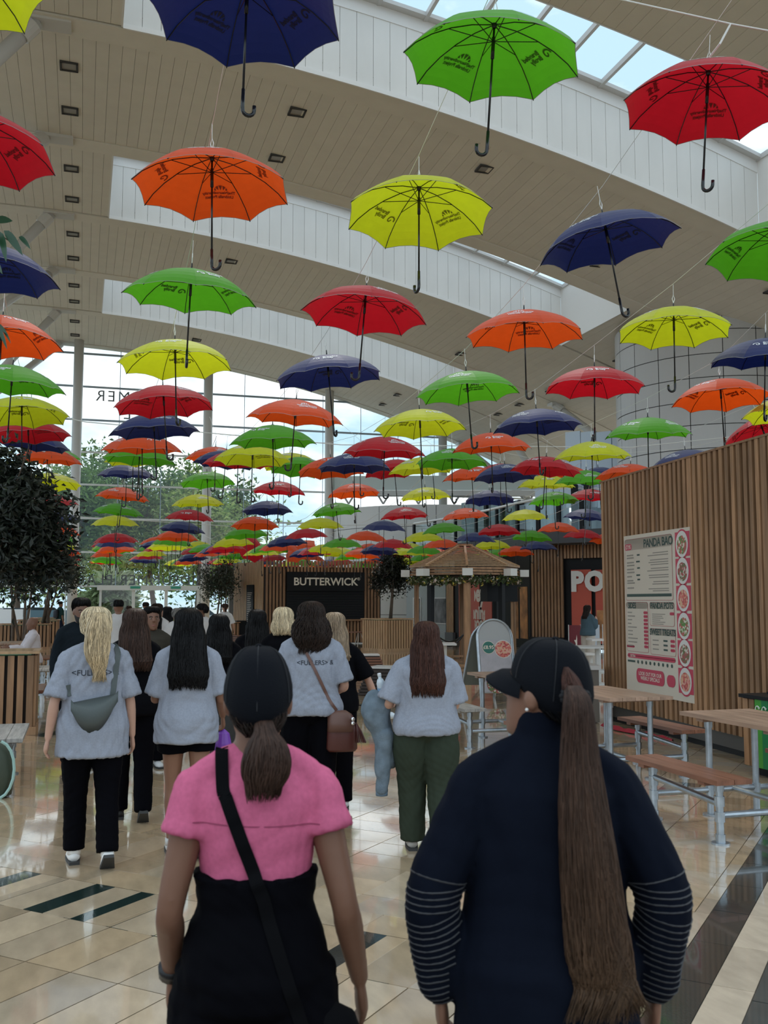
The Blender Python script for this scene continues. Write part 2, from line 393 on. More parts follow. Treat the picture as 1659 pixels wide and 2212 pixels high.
# entrance doors under the lettering
for i in range(4):
    d = thing('door_%d' % (i+1), '', ''); del d['label'], d['category']; d['kind'] = 'structure'
    X0 = .9+i*1.62; X1 = X0+1.62; f = MB()
    for X in (X0+.04, X1-.04): f.box((X, YG-.1, 1.15), (.08, .08, 2.3))
    f.box(((X0+X1)/2, YG-.1, .05), (1.62, .08, .1)); f.build('door_frame', m_framew, d)
    MB().add([(X0+.08, YG-.1, .1), (X1-.08, YG-.1, .1), (X1-.08, YG-.1, 2.3), (X0+.08, YG-.1, 2.3)], [(0, 1, 2, 3)]).build('pane', m_glass, d)
    MB().tube([(X1-.2, YG-.16, .9), (X1-.2, YG-.16, 1.4)], .02, 8).build('handle', m_steel, d)
mb = MB().box((4.1, YG-.12, 2.42), (6.7, .3, .24))
hd = struct('trim_7', mb, m_framew)
for X in (2.6, 4.6, 6.6): MB().box((X, YG-.28, 2.44), (.5, .02, .12)).build('exit_sign', mat('green exit sign', (.05, .35, .25), .5), hd)
mb = MB()
for X0, X1 in ((-9, .9), (7.4, 26)):
    n = int((X1-X0)/1.6)
    for i in range(n+1): mb.box((X0+(X1-X0)*i/n, YG-.05, 1.25), (.07, .08, 2.5))
mb.build('mullion', m_framew, win)
# struts
m_strut = m_steel
SN = {}
def strut(a, b, r=.17):
    sd_ = 'left' if a[0] < 0 else 'right'; SN[sd_] = SN.get(sd_, -1)+1
    t = thing('roof_strut', 'pale grey tubular roof strut, %s from the camera on the %s side' % (['first', 'second', 'third', 'fourth', 'fifth', 'sixth'][SN[sd_]], sd_), 'strut', a, 0, 'roof struts along the hall sides')
    MB().tube([a, b], r, 14).build('tube', m_strut, t, smooth=True)
    d = (Vector(b)-Vector(a)).normalized(); bm_ = MB().box((b[0]+.25, b[1], b[2]+.02), (1.0, .5, .12)); bm_.tube([Vector(b)-d*.5, Vector(b)-d*.1], r*1.25, 12); bm_.build('bracket', m_strut, t)
for Yc in (22.6, 34.25, 45.85):
    c = (-6.2, Yc, 8.6)
    strut(c, (-1.3, Yc, hz(-1.3)-.05)); strut(c, (-1.3, Yc+5.85, hz(-1.3)-.05))
    MB().tube([(-6.2, Yc, 0), (-6.2, Yc, 8.8)], .25, 16).build('trim_%d' % (8+int(Yc)//11), m_steel, None, kind='structure', smooth=True)
strut((24.6, 22.6, 4.6), (20.2, 22.6, hz(20.2)-.05)); strut((24.6, 22.6, 4.6), (20.2, 28.45, hz(20.2)-.05))
for Yc in (34.25, 45.85):
    c = (24.6, Yc, 4.6)
    strut(c, (20.2, Yc, hz(20.2)-.05)); strut(c, (20.2, Yc+5.85, hz(20.2)-.05))

# ================================================================= UMBRELLAS
UC = {'navy': (.007, .018, .13), 'orange': (.95, .10, .008), 'green': (.11, .48, .012), 'yellow': (.78, .84, .015), 'red': (.62, .006, .018)}
CYC = ['navy', 'orange', 'green', 'yellow', 'red']
m_black = mat('black lacquered steel', (.012, .012, .014), .25)
m_handle = mat('black plastic', (.01, .01, .012), .2)
m_cord = mat('white cord', (.7, .7, .66), .7); m_printw = mat('white print', (.75, .76, .78), .6)
UM = {k: mat(k+' umbrella nylon', c, .55, trans=.5 if k != 'navy' else .3, var=.04, vscale=9, spec=.35, sheen=.3) for k, c in UC.items()}
m_edge = mat('silver piping', (.35, .35, .37), .5)
UR, UH = .665, .30
def canopy_pt(phi, t, off=0):
    k = phi/(pi/4); fr = abs((k-round(k))*2)             # 0 on a rib, 1 mid-panel
    rr = UR*sin(t*1.15)/sin(1.15); zz = -UH*((1-cos(t*1.15))/(1-cos(1.15)))**.86
    flat = cos(pi/8)/cos((1-fr)*pi/8)-.016*(1-(1-fr)**2)*t
    rr *= flat; zz += .035*(1-(1-fr)**2)*t*t
    return Vector((rr*cos(phi), rr*sin(phi), zz+off))
def tinv(X, r):
    a = math.atan2(X, r); return math.asin(min(sin(1.15), sqrt(X*X+r*r)/(cos(pi/8)/cos(a))*sin(1.15)/UR))/1.15
def panel_mesh(seg=6, rings=8, p0=0, p1=8):
    vs = []; fs = []
    for p in range(p0, p1):
        b = len(vs)
        for i in range(rings+1):
            for j in range(seg+1): vs.append(canopy_pt((p+j/seg)*pi/4, i/rings*1.0 if i else .03))
        for i in range(rings):
            for j in range(seg): a = b+i*(seg+1)+j; fs.append((a, a+seg+1, a+seg+2, a+1))
    return vs, fs
def logo_on(mb, kind, panel, off):
    """print wrapped on the panel: local x along the panel width, y outward"""
    pc = (panel+.5)*pi/4; v = []; 
    def addt(txt, size, x, y, bold):
        a, f = text_pts(txt, size, bold); pts = []
        for q in a:
            X = x+q.x; Yr = y-q.y       # Yr = distance from the apex
            r = max(.05, Yr); phi = pc+math.atan2(X, r); t = min(.99, tinv(X, r))
            P = canopy_pt(phi, t); P.z += off; pts.append(P)
        mb.add(pts, f)
    def addp(poly, faces):
        pts = []
        for (X, Yr) in poly:
            r = Yr; phi = pc+math.atan2(X, r); t = min(.99, tinv(X, r))
            P = canopy_pt(phi, t); P.z += off; pts.append(P)
        mb.add(pts, faces)
    if kind == 'brand':
        addt('Branded', .052, .045, .395, .03); addt('Brolly', .052, .022, .440, .03)
        n = 14; poly = []; R0, R1 = .034, .022; cx, cy = -.115, .425   # round mark made of two loops
        for i in range(n+1):
            a = pi*1.15*i/n+pi*.93; poly += [(cx+R0*cos(a)*1.15, cy+R0*sin(a)), (cx+R1*cos(a)*1.15, cy+R1*sin(a))]
        addp(poly, [(2*i, 2*i+1, 2*i+3, 2*i+2) for i in range(n)])
        poly = []
        for i in range(n+1):
            a = pi*1.1*i/n-.1; poly += [(cx+.018+.022*cos(a), cy+.004+.026*sin(a)), (cx+.018+.012*cos(a), cy+.004+.016*sin(a))]
        addp(poly, [(2*i, 2*i+1, 2*i+3, 2*i+2) for i in range(n)])
    else:
        addt('The|Neurodiversity', .036, 0, .425, .03); addt('Umbrella Project', .036, 0, .462, .03)
        for g in range(5):
            poly = []; 
            for i in range(5):
                a = pi+(g+.08+i/4*.84)*pi/5; poly.append((-.02+.058*cos(a), .405+.052*sin(a)*1.0))
            poly.append((-.02+.02*(g-2)*1.0, .402)); addp(poly, [tuple(range(6))])
def strip(vs, f): return vs, f
def shade(c, k): return tuple(x*k for x in c)
LOGO = {}
for side, off in (('out', .004), ('in', -.004)):
    for kd, ps in (('brand', (0, 4)), ('neuro', (2, 6))):
        for p_ in ps: mb = MB(); logo_on(mb, kd, p_, off); LOGO[side, p_] = mb
def make_umbrella(colr, level):
    """level 2: every part, 1: canopy, frame, stick and crook, 0: one small mesh"""
    m = UM[colr]; root = thing('umbrella', 'x', 'umbrella')
    if level == 0:
        vs, fs = panel_mesh(2, 3); mb = MB().add(vs, fs); mb.tube([(0, 0, .09), (0, 0, -.96)], .008, 5, 1)
        mb.tube([(0, 0, -.84), (0, 0, -.98), (.02, 0, -1.025), (.06, 0, -1.025), (.078, 0, -.96)], .014, 5, 1)
        ob = mb.build('umbrella', [m, m_black]); ob.data.name = 'far umbrella'; bpy.data.objects.remove(root); return ob
    vs, fs = panel_mesh(6 if level == 2 else 3, 8 if level == 2 else 4); MB().add(vs, fs).build('canopy', m, root, smooth=False)
    root.children[-1].data.polygons.foreach_set('use_smooth', [False]*len(fs))
    if level == 2:
        mb = MB(); mb.tube([canopy_pt(i*pi/16, 1) for i in range(33)], .0022, 4, cap=False); mb.build('piping', m_edge, root)
    sh = MB().tube([(0, 0, .03), (0, 0, -.84)], .0085, 8); sh.tube([(0, 0, -.10), (0, 0, -.26)], .014, 8); sh.tube([(0, 0, -.03), (0, 0, .004), (0, 0, .008)], [.016, .026, .022], 10)
    sh.build('shaft', m_black, root, smooth=True)
    h = MB(); pts = [(0, 0, -.80), (0, 0, -.93)]+[(.04-.04*cos(a), 0, -.94-.04*sin(a)) for a in [pi*i/8 for i in range(1, 9)]]+[(.08, 0, -.905)]
    h.tube(pts, [.012]+[.0135]*(len(pts)-1), 9); h.build('handle', m_handle, root, smooth=True)
    tip = MB().tube([(0, 0, 0), (0, 0, .055), (0, 0, .075)], [.008, .007, .004], 7); tip.tube([(0, 0, .07), (.015, 0, .12), (0, 0, .17), (-.015, 0, .12), (0, 0, .07)], .0045, 5, 1)
    tip.tube([(0, 0, .17), (0, 0, .30)], .0028, 5, 1); tip.build('tip', [m_black, m_cord], root)
    fr = MB()
    for p_ in range(8):
        mb = MB() if level == 2 else fr; rib = [canopy_pt(p_*pi/4, t, -.008) for t in (.03, .2, .4, .6, .8, 1)]
        mb.tube(rib, .0042, 5)
        if level == 2: rb = mb.build('rib', m_black, root)
        a = Vector((.012*cos(p_*pi/4), .012*sin(p_*pi/4), -.13)); b = canopy_pt(p_*pi/4, .42, -.012)
        mb = MB() if level == 2 else fr; mb.tube([a, b], .0035, 5)
        if level == 2: mb.build('strut', m_black, rb)
    if level == 1: fr.build('frame', m_black, root)
    for side in ('out', 'in'):
        mm = m_printw if side == 'out' else mat(colr+' show-through print', shade(UC[colr], .35), .6)
        for kd in (0, 2, 4, 6):
            q = LOGO[side, kd]; MB().add(q.v, q.f).build('printed_logo', mm, root)
    return root
# rows along each wire: sag measured from the photograph, two and a half spans
ZR = [6.6, 6.0, 5.47, 5.05, 4.75, 4.56, 4.5, 4.5, 4.61, 4.87, 5.18, 4.81, 4.45, 4.22, 4.04, 3.88, 3.78, 3.76, 3.8, 3.95, 4.2, 4.1, 3.92, 3.82, 3.8, 3.85]
DZ = [-.2, -.2, -.12, 0, -.15, -.1, -.15, -.15, -.12, -.1, -.1, -.1]
# apexes read off the photograph (wire, row): pixel of the canopy top
MEAS = {(1, 0): (535, -84), (1, 1): (458, 318), (1, 2): (414, 568), (1, 3): (378, 726), (1, 4): (352, 826), (1, 5): (331, 887), (1, 6): (307, 932), (1, 7): (303, 958),
 (2, 0): (1068, 22), (2, 1): (905, 385), (2, 2): (791, 612), (2, 3): (706, 758), (2, 4): (640, 855), (2, 5): (589, 912), (2, 6): (546, 955), (2, 7): (515, 968), (2, 8): (489, 970), (2, 9): (466, 962),
 (3, 0): (1530, 128), (3, 1): (1303, 450), (3, 2): (1132, 660), (3, 3): (1007, 794), (3, 4): (906, 878), (3, 5): (831, 937), (3, 6): (765, 974), (3, 7): (714, 985), (3, 8): (650, 985),
 (4, 1): (1672, 478), (4, 2): (1455, 656), (4, 3): (1284, 785), (4, 4): (1158, 877), (4, 5): (1060, 929), (4, 6): (976, 965), (4, 7): (908, 984), (4, 8): (850, 990),
 (5, 3): (1555, 813), (5, 4): (1399, 895), (5, 5): (1278, 948), (5, 6): (1180, 982), (5, 7): (1090, 999), (5, 8): (1018, 1004),
 (6, 4): (1640, 902), (6, 5): (1480, 967), (6, 6): (1362, 999), (6, 7): (1266, 1012), (6, 8): (1180, 1022),
 (0, 0): (-137, -176), (0, 1): (-62, 228), (0, 2): (-21, 514), (0, 3): (6, 674), (0, 4): (28, 780), (0, 5): (47, 852), (0, 6): (60, 900), (0, 7): (72, 925),
 (1, 10): (274, 1000), (1, 11): (267, 1050), (1, 12): (258, 1085), (1, 13): (249, 1111), (2, 10): (447, 1017), (2, 11): (427, 1065), (2, 12): (411, 1098), (2, 13): (396, 1124),
 (3, 10): (604, 1037), (3, 11): (577, 1080), (3, 12): (551, 1114), (3, 13): (530, 1136), (4, 10): (763, 1042), (4, 11): (725, 1084), (4, 12): (692, 1116), (4, 13): (661, 1139),
 (5, 10): (918, 1050), (5, 11): (872, 1093), (5, 12): (830, 1122), (5, 13): (793, 1145), (6, 10): (1057, 1057), (6, 11): (1004, 1095), (6, 12): (957, 1127), (6, 13): (912, 1147),
 (7, 10): (1195, 1060), (7, 11): (1134, 1098), (7, 12): (1078, 1130), (7, 13): (1028, 1148), (8, 11): (1268, 1097), (8, 12): (1206, 1126), (8, 13): (1150, 1144), (9, 13): (1260, 1141), (9, 12): (1322, 1124)}
def xcol(c): return -.72+1.69*c
def yrow(r): return 6.45+1.69*r
ORD = ['first', 'second', 'third', 'fourth', 'fifth', 'sixth', 'seventh', 'eighth', 'ninth', 'tenth', 'eleventh', 'twelfth', 'thirteenth', 'fourteenth', 'fifteenth', 'sixteenth', 'seventeenth']
WIRE = {-1: 'the wire behind the dark tree', 0: 'the wire down the left edge', 1: 'the wire starting with the big navy umbrella', 2: 'the wire starting with the big green umbrella',
        3: 'the wire starting with the big red umbrella', 4: 'the wire starting with the cut-off green umbrella', 5: 'the wire starting with the cut-off navy umbrella',
        6: 'the wire starting behind the menu wall', 7: 'the seventh wire from the left', 8: 'the eighth wire from the left', 9: 'the ninth wire from the left', 10: 'the rightmost wire', 11: 'x'}
PROTO = {}; PLACED = {}; nU = 0
ur = random.Random(3); FIRST = {}
for c in range(-1, 11):
    for r in range(-1, 25):
        X, Y = xcol(c), yrow(r); z = ZR[r+1]+DZ[c+1]
        if (c, r) in MEAS: mx_, my_ = MEAS[c, r]; D_ = X*sin(YAW)+Y*cos(YAW); P = atY(mx_, my_+1450/D_**2, Y); X, z = P.x, P.z
        else: X += ur.uniform(-.06, .06); z += ur.uniform(-.05, .05)
        D = X*sin(YAW)+Y*cos(YAW); sx_ = 829.5+FPX*(X*cos(YAW)-Y*sin(YAW))/D; sy_ = 1300-2159*(z-EYE)/D
        if sx_ < -700/D*3.0-120 or sx_ > 1659+1400/D or sy_ < -260: continue
        if (c == -1 and r < 5) or (c == 0 and r < 0): continue
        if sx_ > 1320 and (r > 6): continue
        if 975 < sx_ < 1340 and D > float(np.interp(sx_, [880, 980, 1148, 1330], [48, 44, 36.5, 34.5]))-2.2: continue
        if 700 < sx_ < 1140 and D > 47.3: continue
        if (X-5.75)**2+0 < -1: continue                 # hidden behind the menu kiosk
        lvl = 2 if D < 18 else (1 if D < 27 else 0); name = CYC[(3+2*c+r) % 5]; key = (name, lvl)
        if key not in PROTO: PROTO[key] = u = make_umbrella(name, lvl)
        else:
            u = copy_tree(PROTO[key])
        far = r >= 14; FIRST.setdefault(c, r)
        if not far: lab = '%s open umbrella, %s along %s' % (name, ORD[r-FIRST[c]], WIRE[c])
        else: lab = 'small distant %s umbrella in the crowded cluster before the glass wall' % name
        tag(u, lab, 'umbrella', 'umbrellas hung in rows under the roof' if not far else 'far %s umbrellas' % name)
        tl = 5 if (c, r) not in ((3, 1), (6, 4), (2, 1)) else 0
        u.location = (X, Y, z); u.rotation_euler = (R(ur.uniform(-tl, tl)), R(ur.uniform(-tl, tl)), R(45*ur.randrange(8)+ur.uniform(-14, 14)))
        if (c, r) == (3, 1): u.rotation_euler = (R(-4), R(-9), R(10))
        if (c, r) == (2, 1): u.rotation_euler = (R(3), R(5), R(100))
        if (c, r) == (6, 4): u.rotation_euler = (R(-20), R(6), R(30))
        if (c, r) in ((4, 18), (5, 18)): u.rotation_euler = (R(50 if c == 4 else 25), R(35 if c == 4 else -38), 0)
        PLACED[c, r] = (X, Y, z); nU += 1
for c in range(-1, 11):                                     # the wires themselves
    for (ra, rb) in ((-1, 9), (10, 20), (21, 24)):
        ps = [PLACED[c, r] for r in range(ra, rb+1) if (c, r) in PLACED]
        if len(ps) < 2: continue
        up = .297; pts = [(x, y, z+up) for x, y, z in ps]; a, b = Vector(pts[0]), Vector(pts[1]); p0 = a+(a-b)*.9
        e_, f_ = Vector(pts[-1]), Vector(pts[-2]); p9 = e_+(e_-f_)*.7+Vector((0, 0, .35)); pts = [p0]+pts+[p9]
        w = MB().tube(pts, .003 if rb < 12 else .005, 5).build('suspension_wire', m_cord)
        tag(w, 'thin pale wire carrying umbrellas, %s span of %s' % ('near' if ra < 0 else 'middle' if ra == 10 else 'far', WIRE[c]), 'wire', 'wires the umbrellas hang from')
for Y, z in ((23.4, 5.55), (39.6, 4.7)):
    w = MB().tube([(-6, Y, z+1.2), (0, Y, z+.25), (6, Y, z), (14, Y, z+.3), (22, Y, z+1.4)], .012, 6).build('cross_wire', m_cord)
    tag(w, 'pale cross wire strung across the hall at the %s row end' % ('near' if Y < 30 else 'far'), 'wire')
w = MB().tube([atD(1000, -70, 7.3), atD(1350, 1, 7.35), atD(1580, 52, 7.4), atD(1800, 92, 7.5)], .007, 6); w.tube([atD(1578, 52, 7.4), atD(1555, 95, 7.4), Vector(PLACED[3, 0])+Vector((0, 0, .10))], .009, 5); w = w.build('cross_wire', m_cord)
tag(w, 'white wire crossing above the big red umbrella at the top right', 'wire')

# ================================================================= OUTSIDE
m_pave = mat('pale paving', (.52, .51, .48), .8, var=.1, vscale=1)
struct('ground', MB().box((0, 140, -.16), (400, 170, .1)), m_pave)
m_leafo = mat('outdoor leaves', (.17, .27, .07), .6, var=.35, vscale=.6, trans=.35, attr='col')
m_bark = mat('grey brown bark', (.12, .09, .07), .9, bump=.5, bscale=8, var=.2)
def leaves(center, rad, n, size, seed, bottom=.0, cols=((.10, .20, .045), (.2, .32, .06), (.32, .42, .10)), clumps=9, droop=0, shell=.55, long=1.0, zmin=None):
    g = random.Random(seed); mb = MB(); cc = []; cen = []
    for i in range(clumps):
        a = g.uniform(0, 2*pi); b = g.uniform(-.8, 1); q = sqrt(max(0, 1-b*b)); k = g.uniform(.25, .75)
        cen.append((center[0]+rad[0]*k*q*cos(a), center[1]+rad[1]*k*q*sin(a), center[2]+rad[2]*k*b, g.uniform(.35, .6), g.choice(cols)))
    for i in range(n):
        c = g.choice(cen); a = g.uniform(0, 2*pi); b = g.uniform(-1, 1); q = sqrt(1-b*b); k = g.uniform(shell, 1)*c[3]
        p = Vector((c[0]+rad[0]*k*q*cos(a), c[1]+rad[1]*k*q*sin(a), c[2]+rad[2]*k*b))
        if zmin is not None and p.z < zmin: p.z = zmin+g.uniform(0, .3)
        d = Vector((g.gauss(0, 1), g.gauss(0, 1), g.gauss(-droop, .7))).normalized(); s = d.cross(Vector((g.gauss(0, 1), g.gauss(0, 1), g.gauss(0, 1)))).normalized(); nn = d.cross(s)
        l_ = size*g.uniform(.7, 1.3)*long; w = size*g.uniform(.35, .5); b0 = len(mb.v)
        mb.add([p, p+d*l_*.5+s*w*.5+nn*w*.18, p+d*l_+nn*-.1*l_, p+d*l_*.5-s*w*.5+nn*w*.18], [(0, 1, 2), (0, 2, 3)])
        col = c[4]; f = g.uniform(.6, 1.35); cc += [(col[0]*f, col[1]*f, col[2]*f, 1)]*4
    return mb, cc
def tree(name, label, x, y, z0, trunk_h, crown_c, rad, n, size, seed, mleaf, mbark, cols, group=None, stems=1, r=.12, **kw):
    t = thing(name, label, 'tree', (x, y, z0), 0, group); g = random.Random(seed); tr = MB()
    for s in range(stems):
        a = g.uniform(0, 6.28); o_ = (0 if stems == 1 else .16); top = Vector((crown_c[0]+g.uniform(-.3, .3)*rad[0], crown_c[1]+g.uniform(-.3, .3)*rad[1], crown_c[2]+.2*rad[2]))
        b0 = Vector((x+o_*cos(a), y+o_*sin(a), z0)); mid = b0.lerp(top, .45)+Vector((g.uniform(-.08, .08), g.uniform(-.08, .08), 0))*trunk_h
        tr.tube([b0, mid, top], [r, r*.75, r*.35], 8)
        for k in range(5):
            f = g.uniform(.45, .95); s0 = mid.lerp(top, (f-.4)/.6); e0 = Vector((crown_c[0]+g.uniform(-.75, .75)*rad[0], crown_c[1]+g.uniform(-.75, .75)*rad[1], crown_c[2]+g.uniform(-.4, .7)*rad[2]))
            tr.tube([s0, s0.lerp(e0, .5)+Vector((0, 0, .05)), e0], [r*.4, r*.25, r*.1], 5)
    tr.build('trunk', mbark, t, smooth=True)
    mb, cc = leaves(crown_c, rad, n, size, seed+1, cols=cols, **kw); mb.build('foliage', mleaf, t, cols=cc, kind='stuff')
    return t
OC = ((.13, .22, .06), (.22, .32, .09), (.36, .44, .14), (.10, .17, .06))
for i, (px, top, D, rw, lab) in enumerate([(150, 985, 66, 3.2, 'tall leafy tree outside, left of the tallest glass wall column'), (222, 955, 72, 3.4, 'tallest leafy tree outside behind the first glass bay'), (340, 990, 74, 3.8, 'broad leafy tree outside behind the word on the glass'),
        (425, 1000, 70, 3.2, 'leafy tree outside behind the second steel column'), (500, 1035, 76, 3.0, 'lower pale leafy tree outside right of the second steel column'), (40, 1010, 70, 3.6, 'leafy tree outside behind the dark indoor tree')]):
    b = atD(px, 1300, D); zt = EYE+(1300-top)/2159*D; rz_ = (zt-3.2)/2
    tree('broadleaf_tree', lab, b.x, b.y, -.1, 4, (b.x, b.y, 3.2+rz_), (rw, rw, rz_*1.25), 5200, .42, 40+i, m_leafo, m_bark, OC, 'trees outside the glass wall', r=.22, clumps=16, shell=.2)
for i, (px, D, w) in enumerate([(-60, 84, 9), (120, 88, 9), (290, 90, 9), (440, 92, 9), (620, 96, 8), (760, 98, 8)]):
    b = atD(px, 1300, D-6); h = (3.2 if i > 3 else 6.4)
    mb, cc = leaves((b.x, b.y, h*.9), (w, 3, h), 4200, .5, 70+i, cols=OC, clumps=30, shell=.1, zmin=.1)
    tag(mb.build('hedge', m_leafo, None, cols=cc), ['tall green hedge at the far left outside', 'green shrubbery outside left of the doors', 'green shrubbery straight behind the doors', 'green shrubbery outside right of the doors', 'low green shrubbery behind the slatted kiosk', 'low green shrubbery behind the tree by the kiosk'][i], 'hedge', 'hedges outside'); 
    COL.objects[-1]['kind'] = 'stuff'
b = atD(235, 1300, 62); mb, cc = leaves((b.x, b.y, 1.9), (1.8, 1.2, 1.6), 1500, .6, 91, cols=((.45, .5, .35), (.3, .4, .2)), clumps=5, long=1.8)
o_ = mb.build('bush', m_leafo, None, cols=cc); tag(o_, 'pale spiky arching bush seen through the left doors', 'bush'); o_['kind'] = 'stuff'
def car(label, px, D, body, rz):
    p = atD(px, 1300, D); t = thing('car', label, 'car', (p.x, p.y, -.1), rz); m = mat('car paint '+label[:5], body, .25, coat=.5)
    def T(mb): mb.v = [tuple(Matrix.Rotation(0, 4, 'Z') @ Vector(q)) for q in mb.v]; return mb
    MB().prism([(-2.1, -.85), (2.1, -.85), (2.1, .85), (-2.1, .85)], .35, .85).build('body', m, t, world=False)
    c = MB().add([(-1.5, -.75, .85), (1.3, -.75, .85), (1.3, .75, .85), (-1.5, .75, .85), (-1.1, -.6, 1.42), (.6, -.6, 1.42), (.6, .6, 1.42), (-1.1, .6, 1.42)], [(0, 3, 2, 1), (4, 5, 6, 7), (0, 1, 5, 4), (1, 2, 6, 5), (2, 3, 7, 6), (3, 0, 4, 7)])
    c.build('cabin', mat('car windows', (.03, .04, .05), .1), t, world=False)
    for x in (-1.35, 1.35):
        for y in (-.8, .8): MB().tube([(x, y-.1, .33), (x, y+.1, .33)], .33, 14).build('wheel', m_black, t, world=False)
car('white car parked outside at the far left', 40, 66, (.7, .72, .75), R(20)); car('dark blue car parked outside behind the trunks', 95, 72, (.03, .05, .12), R(15)); car('silver van outside right of the doors', 424, 74, (.5, .52, .55), R(10))
for (x0, x1, y0, y1, D, c, nm, lab) in ((-60, 50, 1316, 1352, 57, (.8, .8, .8), 'low_wall', 'low bright white wall outside behind the seated man'), (52, 150, 1318, 1346, 60, (.10, .18, .22), 'barrier', 'teal barrier panels outside behind the slim trunks'), (340, 420, 1325, 1350, 62, (.10, .14, .20), 'barrier', 'blue-grey barrier outside behind the crowd')):
    a = atD(x0, y1, D); b = atD(x1, y1, D); h = EYE-(y0-1300)/2159*D; mb = MB(); n = max(2, int((b-a).length/1.6))
    t = thing(nm, lab, 'wall' if nm == 'low_wall' else 'barrier', (a.x, a.y, -.1))
    for i in range(n):
        p, q = a.lerp(b, i/n), a.lerp(b, (i+.97)/n); MB().bar((p.x, p.y, h/2-.05), (q.x, q.y, h/2-.05), .12, h+.1).build('panel', mat(nm+str(D), c, .6), t)

# ================================================================= RIGHT HAND SIDE BUILDINGS
m_clad = mat('grey cladding panel', (.50, .50, .50), .38, objvar=.05); m_cladw = mat('white cladding panel', (.62, .63, .63), .4, objvar=.04)
def drum(name, cx, cy, rad, z0, z1, rows, a0, a1, cols, m):
    t = thing(name, '', '', (cx, cy, z0)); del t['label'], t['category']; t['kind'] = 'structure'
    MB().tube([(cx, cy, z0), (cx, cy, z1-.02)], rad-.05, 48).build('core', m_dark, t)
    for i in range(rows):
        za = z0+(z1-z0)*i/rows+.012; zb = z0+(z1-z0)*(i+1)/rows-.012
        for j in range(cols):
            mb = MB(); A = a0+(a1-a0)*j/cols+.012/rad; B = a0+(a1-a0)*(j+1)/cols-.012/rad; n = 4; vs = []
            for k in range(n+1):
                q = A+(B-A)*k/n; vs += [(cx+rad*cos(q), cy+rad*sin(q), za), (cx+rad*cos(q), cy+rad*sin(q), zb)]
            mb.add(vs, [(2*k, 2*k+2, 2*k+3, 2*k+1) for k in range(n)]); mb.build('panel', m, t, smooth=False)
p = atD(1555, 1300, 34.5); drum('wall_right_tower', p.x, p.y, 3.35, 4.3, 11.2, 9, R(150), R(330), 10, m_clad)
p = atD(925, 1300, 54); drum('wall_back_drum', p.x, p.y, 5.3, 0, 6.5, 6, R(160), R(350), 12, m_cladw)
# canopy edge above the drum wall
t = thing('roof_edge', 'pale glazed canopy edge above the curved panelled wall', 'roof', atD(700, 1070, 52))
a, b = atD(716, 1066, 52.5), atD(1180, 1066, 50); MB().bar(a, b, .5, .28).build('beam', m_steel, t)
MB().bar(a+Vector((0, 0, .55)), b+Vector((0, 0, .55)), .06, .75).build('fascia', mat('pale green glass', (.52, .60, .58), .2), t)
for i in range(6):
    q = a.lerp(b, (i+.5)/6); f = MB(); f.tube([q+Vector((0, 0, -.55)), q+Vector((-.35, 0, 0))], .05, 6); f.tube([q+Vector((0, 0, -.55)), q+Vector((.35, 0, 0))], .05, 6); f.build('strut', m_steel, t)
FX = [880, 980, 1148, 1330, 1500]; FD = [48, 44, 36.5, 34.5, 33.5]
def fD(px, off=0): return float(np.interp(px, FX, FD))-off
def fpt(px, z, off=0): p = atD(px, 1300, fD(px, off)); return Vector((p.x, p.y, z))
def fz(px, py, off=0): return EYE+(1300-py)/2159*fD(px, off)
fac = thing('wall_right_shops', '', '', (0, 0, 0)); del fac['label'], fac['category']; fac['kind'] = 'structure'
m_blk = mat('black shopfront frame', (.008, .009, .011), .5, spec=.2); m_red = mat('orange red window film', (.52, .085, .05), .45); m_cream = mat('cream print', (.75, .66, .58), .5)
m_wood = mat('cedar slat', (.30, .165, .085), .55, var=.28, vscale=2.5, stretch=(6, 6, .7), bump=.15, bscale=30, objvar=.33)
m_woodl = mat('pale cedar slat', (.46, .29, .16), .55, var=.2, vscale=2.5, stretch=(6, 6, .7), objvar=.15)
m_woodd = mat('dark gap board', (.022, .014, .010), .8)
def fslab(x0, x1, y0, y1, m, nm='panel', off=0, th=.1, parent=fac, n=1):
    mb = MB()
    for i in range(n):
        xa = x0+(x1-x0)*i/n; xb = x0+(x1-x0)*(i+1)/n; z0, z1 = fz(x0 if n == 1 else (x0+x1)/2, y1, off), fz(x0 if n == 1 else (x0+x1)/2, y0, off)
        a, b = fpt(xa, 0, off), fpt(xb, 0, off); mb.bar((a.x, a.y, (z0+z1)/2), (b.x, b.y, (z0+z1)/2), th, z1-z0)
    return mb.build(nm, m, parent)
def fslats(x0, x1, y0, y1, m, pitch=.13, w=.085, off=0, parent=fac, nm='slat_field'):
    mb = MB(); a, b = fpt(x0, 0, off+.1), fpt(x1, 0, off+.1); Ln = (b-a).length; n = int(Ln/pitch); z0, z1 = fz(x0, y1, off), fz(x0, y0, off); d = (b-a)/Ln
    for i in range(n): p = a+d*(i+.5)*pitch; mb.box((p.x, p.y, (z0+z1)/2), (w, .06, z1-z0), rz=atan2(d.y, d.x))
    o = mb.build(nm, m, parent, kind='stuff'); fslab(x0, x1, y0, y1, m_woodd, 'backing', off-.03); return o
m_pale = mat('pale grey blue wall', (.36, .40, .42), .5)
fslab(880, 1000, 1185, 1402, m_pale, 'wall_panel', -.4, n=2)
for x0, x1 in ((895, 908), (940, 965)):
    fslab(x0-2, x1+2, 1291, 1347, mat('white poster frame', (.7, .7, .7), .4), 'poster_frame', -.25, .06); fslab(x0, x1, 1293, 1345, mat('grey photo poster', (.12, .12, .13), .5, var=.9, vscale=1.6), 'poster', -.22, .04)
fslats(965, 982, 1245, 1365, m_woodl); fslab(965, 982, 1365, 1382, mat('grey plinth', (.12, .12, .13), .6), 'plinth', .1, .2)
fslab(985, 1148, 1205, 1392, m_blk, 'shopfront', -.1, n=14)
